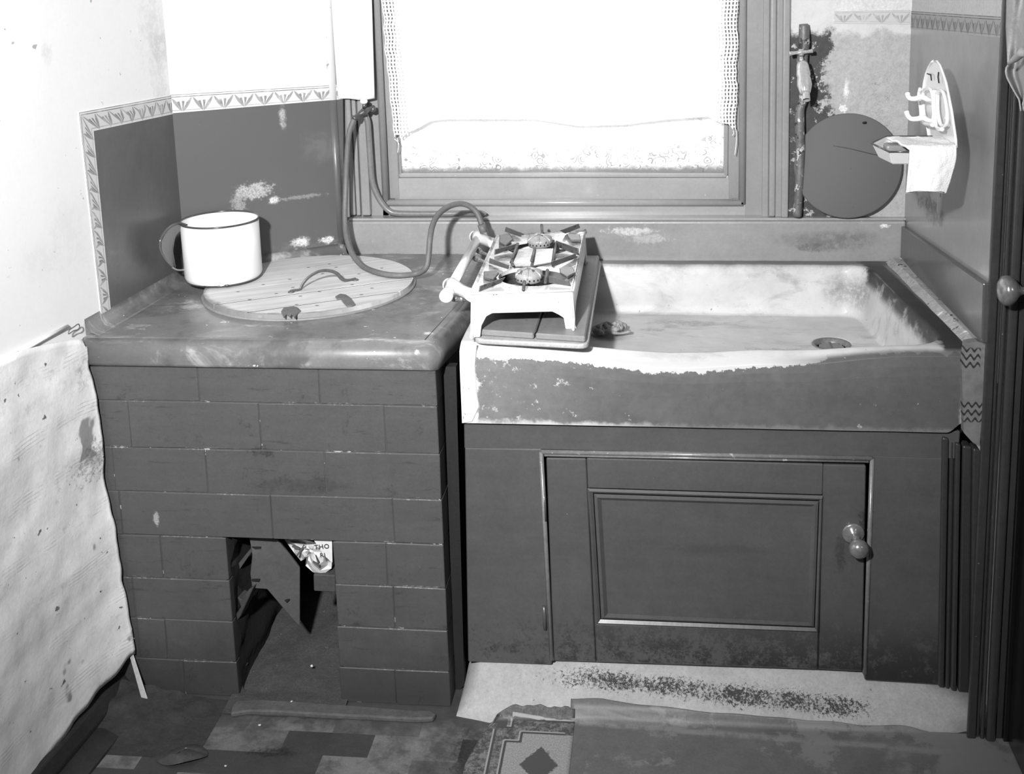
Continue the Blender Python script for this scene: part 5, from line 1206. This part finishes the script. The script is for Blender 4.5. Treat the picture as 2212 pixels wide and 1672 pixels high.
m_towel = mat('white_towelling', 275, .95, big=.02, fine=.03, fs=200, bump=(.8, .002, 420))
rt2 = thing('face_cloth', Vector(((xa+xb)/2, yF, zr_)), 'small white towelling cloth hanging over the front of the soap dish', 'cloth')
mb = MB(); mb.grid(cloth, 40, 70); o = obj('towelling', mb, m_towel, rt2); md = o.modifiers.new('t', 'SOLIDIFY'); md.thickness = .004; md.offset = 1
mb = MB(); mb.tube([cloth(u, .992)+Vector((0, -.004, 0)) for u in np.linspace(0, .95, 20)], .0008, 5); mb.tube([cloth(.87, 1.), cloth(.865, 1.)+Vector((0, 0, -.008))], .0008, 5); obj('hem_stitching', mb, mat('dark_thread', 90, .8), rt2)

# ------------------------------------------------------------------ door and casing at right
m_case = mat('dark_gloss_casing', 66, .28, big=.08, bs=8, coat=.4, bump=(.2, .001, 60), streak=((30, 30, 3), .05), speck=((90, .72, 140),))
m_door = mat('dark_gloss_door', 22, .25, big=.12, bs=8, coat=.5, bump=(.2, .001, 60), speck=((110, .73, 110),))
cas = obj('door_1', None, None); cas['kind'] = 'structure'; cas.location = (XR, -.2, 0)
for x0_, x1_, th, bv in ((XR-.004, XR+.012, .010, .003), (XR+.013, XR+.019, .005, .002), (XR+.020, XR+.027, .010, .003), (XR+.029, XR+.046, .016, .006), (XR+.048, XR+.060, .006, .002)):
    mb = MB(); mb.box(x0_, x1_, -.0495-th, -.0495, .0, 2.12, bev=bv, seg=3); obj('casing_strip', mb, m_case, cas)
mb = MB(); mb.box(XR+.060, XR+.12, -.064, -.0495, 0, 2.12, bev=.001); obj('jamb', mb, m_door, cas)
DX = XR+.068
mb = MB(); mb.box(DX, DX+.04, -.93, -.066, .004, 2.1); leaf = obj('door_leaf', mb, m_door, cas)
mb = MB()
for z0_, z1_ in ((.15, .74), (1.0, 1.95)):
    for a, b_ in (((-.19, z0_), (-.19, z1_)), ((-.85, z0_), (-.85, z1_)), ((-.19, z0_), (-.85, z0_)), ((-.19, z1_), (-.85, z1_))): mb.tube([(DX, a[0], a[1]), (DX, b_[0], b_[1])], .008, 8)
mo = obj('panel_moulding', mb, m_door, leaf)
k1 = aX(2174, 628, DX-.055); base = Vector((DX, k1.y, k1.z))
mb = MB(); mb.lathe([(.014, .0), (.012, .004), (.007, .010), (.007, .030), (.012, .036), (.0225, .044), (.0265, .053), (.0245, .062), (.014, .068), (.0, .070)], base, (-1, 0, 0), 36); obj('door_knob', mb, m_metal, leaf)
mb = MB(); mb.lathe([(.030, 0), (.031, .003), (.022, .006), (.012, .007)], base, (-1, 0, 0), 36); obj('knob_rose', mb, m_door, leaf)
mb = MB(); q = [(DX, base.y+.030*math.cos(t), base.z+.020+.062*math.sin(t)) for t in np.linspace(0, 2*math.pi, 29)[:-1]]; mb.prism(q, (-.004, 0, 0), bev=.001); obj('lock_plate', mb, m_door, leaf)
# cloth hanging on the door edge, top right
def garment(u, v):
    z = 1.75+(1.16-1.75)*v-.06*(1-abs(u-.55)*1.8)*v; y = -.075-.16*u+.006*math.sin(u*16+z*9); x = XR-.038-.012*math.sin(u*13+z*4)+.01*u
    ledge = .02*max(0, .6-v); return Vector((x, y+ledge*(1-u), z))
m_garm = mat('grey_crumpled_cloth', 185, .9, big=.10, bs=8, bump=(.4, .002, 300))
rt = thing('hanging_cloth', (XR-.03, -.15, 1.75), 'pale grey cloth hanging down over the door casing at the upper right corner', 'cloth')
GA = [(2174, -40), (2174, 60), (2177, 140), (2173, 148), (2175, 165), (2188, 190), (2203, 215), (2206, 242), (2212, 232), (2225, 210), (2240, 190), (2250, 100), (2250, -40)]
def gP(x, y, d): return aX(x, y, XR-.03-d)
b = bmesh.new()
def gm(u, v):
    yy = -160+v*(400); L_ = np.interp(yy, [-160, -40, 60, 140, 150, 165, 190, 215, 242], [2170, 2174, 2172, 2176, 2172, 2175, 2188, 2203, 2207]); R_ = np.interp(yy, [-160, 100, 190, 232, 242], [2262, 2258, 2240, 2212, 2208])
    x = L_+(R_-L_)*u; return gP(x, yy, .008*math.sin(u*11+yy*.012)+.006*math.sin(u*5-yy*.02))
mb = MB(); mb.grid(gm, 40, 60); o = obj('cloth', mb, m_garm, rt); md = o.modifiers.new('t', 'SOLIDIFY'); md.thickness = .002
mb = MB(); mb.tube([gP(2178, 138, .014), gP(2192, 128, .02), gP(2212, 110, .02)], [.002, .005, .007], 8, sm=3); obj('fold_roll', mb, m_garm, rt)  # raised roll of the same cloth at the fold

# ------------------------------------------------------------------ small things on the floor and wall
m_stick = mat('pale_bare_wood', 196, .6, big=.08, bs=20, streak=((200, 200, 20), .1))
s0, s1 = aZ(315, 1522, .006), aY(281, 1409, -.045)
mb = MB(); d = (s1-s0); nrm = Vector((1, 0, 0)); w0, w1 = .0065, .004
mb.prism([s0-nrm*w0, s0+nrm*w0, s1+nrm*w1, s1-nrm*w1], (0, .003, .002), bev=.0008); obj('stick', mb, m_stick, None, 'pale flat wooden stick leaning in the corner left of the bricks', 'stick')
m_bar = mat('dirty_floor_lath', 96, .7, big=.15, bs=25, fine=.12, streak=((12, 120, 20), .15))
q = [(512, 1512), (560, 1510), (640, 1514), (720, 1520), (800, 1526), (880, 1532), (932, 1534), (942, 1542), (935, 1550), (900, 1552), (820, 1548), (700, 1542), (600, 1536), (540, 1534), (498, 1540), (502, 1524)]
mb = MB(); mb.prism([aZ(x, y, .011) for x, y in q], (0, 0, -.011), bev=.003, seg=2); obj('lath', mb, m_bar, None, 'long dirty wooden lath lying on the floor before the stoke hole', 'lath')
p = aZ(393, 1636, .0); mb = MB()
def shellg(u, v):
    a = u*2*math.pi; r_ = v; x = .042*r_*math.cos(a)*(1+.15*math.cos(2*a)); y = .026*r_*math.sin(a)+.006*math.cos(a); z = .002+.012*(1-r_**2)+.006*r_*math.sin(a*1.5)
    return Vector((p.x+x, p.y+y, max(.002, z)))
mb.grid(shellg, 32, 8); mb.bm.verts.ensure_lookup_table(); bmesh.ops.remove_doubles(mb.bm, verts=mb.bm.verts, dist=.0003)
obj('crushed_tin', mb, mat('dull_crushed_tin', 92, .3, metal=.4, big=.2, bs=30), None, 'crushed round tin scrap on the block patterned floor', 'scrap')
m_crumb = mat('paper_scrap', 225, .8)
for i, (x, y, w_, lb) in enumerate(((384, 1517, 9, 'white paper scrap just right of the leaning stick foot'), (402, 1518, 6, 'smaller white scrap right of the scrap by the stick'), (561, 1568, 8, 'white scrap on the floor before the lath middle'), (783, 1553, 14, 'folded white scrap touching the lath near its right end'), (630, 1516, 6, 'tiny white scrap lying on the back edge of the lath'), (674, 1440, 8, 'round white crumb on the ash heap'), (288, 1381, 8, 'white crumb lodged on the bricks above the leaning stick'), (487, 1656, 7, 'white scrap on the floor right of the crushed tin'))):
    hz = {4: .012, 5: .035, 6: .0}.get(i, .0015)
    p = aZ(x, y, hz) if i != 6 else aY(x, y, BY-.004)
    s_ = w_/1150/2; mb = MB(); mb.ball((p.x, p.y, p.z+s_*.5), s_, 1, .8, (1, .7, .6)); obj('paper_scrap', mb, m_crumb, None, lb, 'scrap', 'white scraps on the floor')
m_mud = mat('dried_mud', 58, .8, big=.2, bs=40, bump=(.6, .003, 90))
mb = MB()
def mud(u, v):
    x = -.79+.30*u; y = -.045-.17*v; h = .055*(1-u)**1.6*(1-v)**1.3+.018*max(0, noise.noise(Vector((x*24, y*24, 0))))*(1-v); return Vector((x, y, h*max(0, min(1, (1-u)*4))*min(1, (1-v)*3)+.0005))
mb.grid(mud, 40, 30); obj('dirt_drift', mb, m_mud, None, 'drift of dark dirt piled in the corner at the foot of the bricks', 'dirt', kind='stuff')
hk = [(148, 722), (150, 713), (160, 706), (169, 700), (172, 706), (168, 712), (158, 715), (150, 721)]
mb = MB(); mb.tube([pL(x, y, .014) for x, y in hk], .0011, 6, sm=4); obj('wire_loop', mb, m_iron, None, 'small bent wire loop stuck in the left wallpaper near the worktop', 'wire')
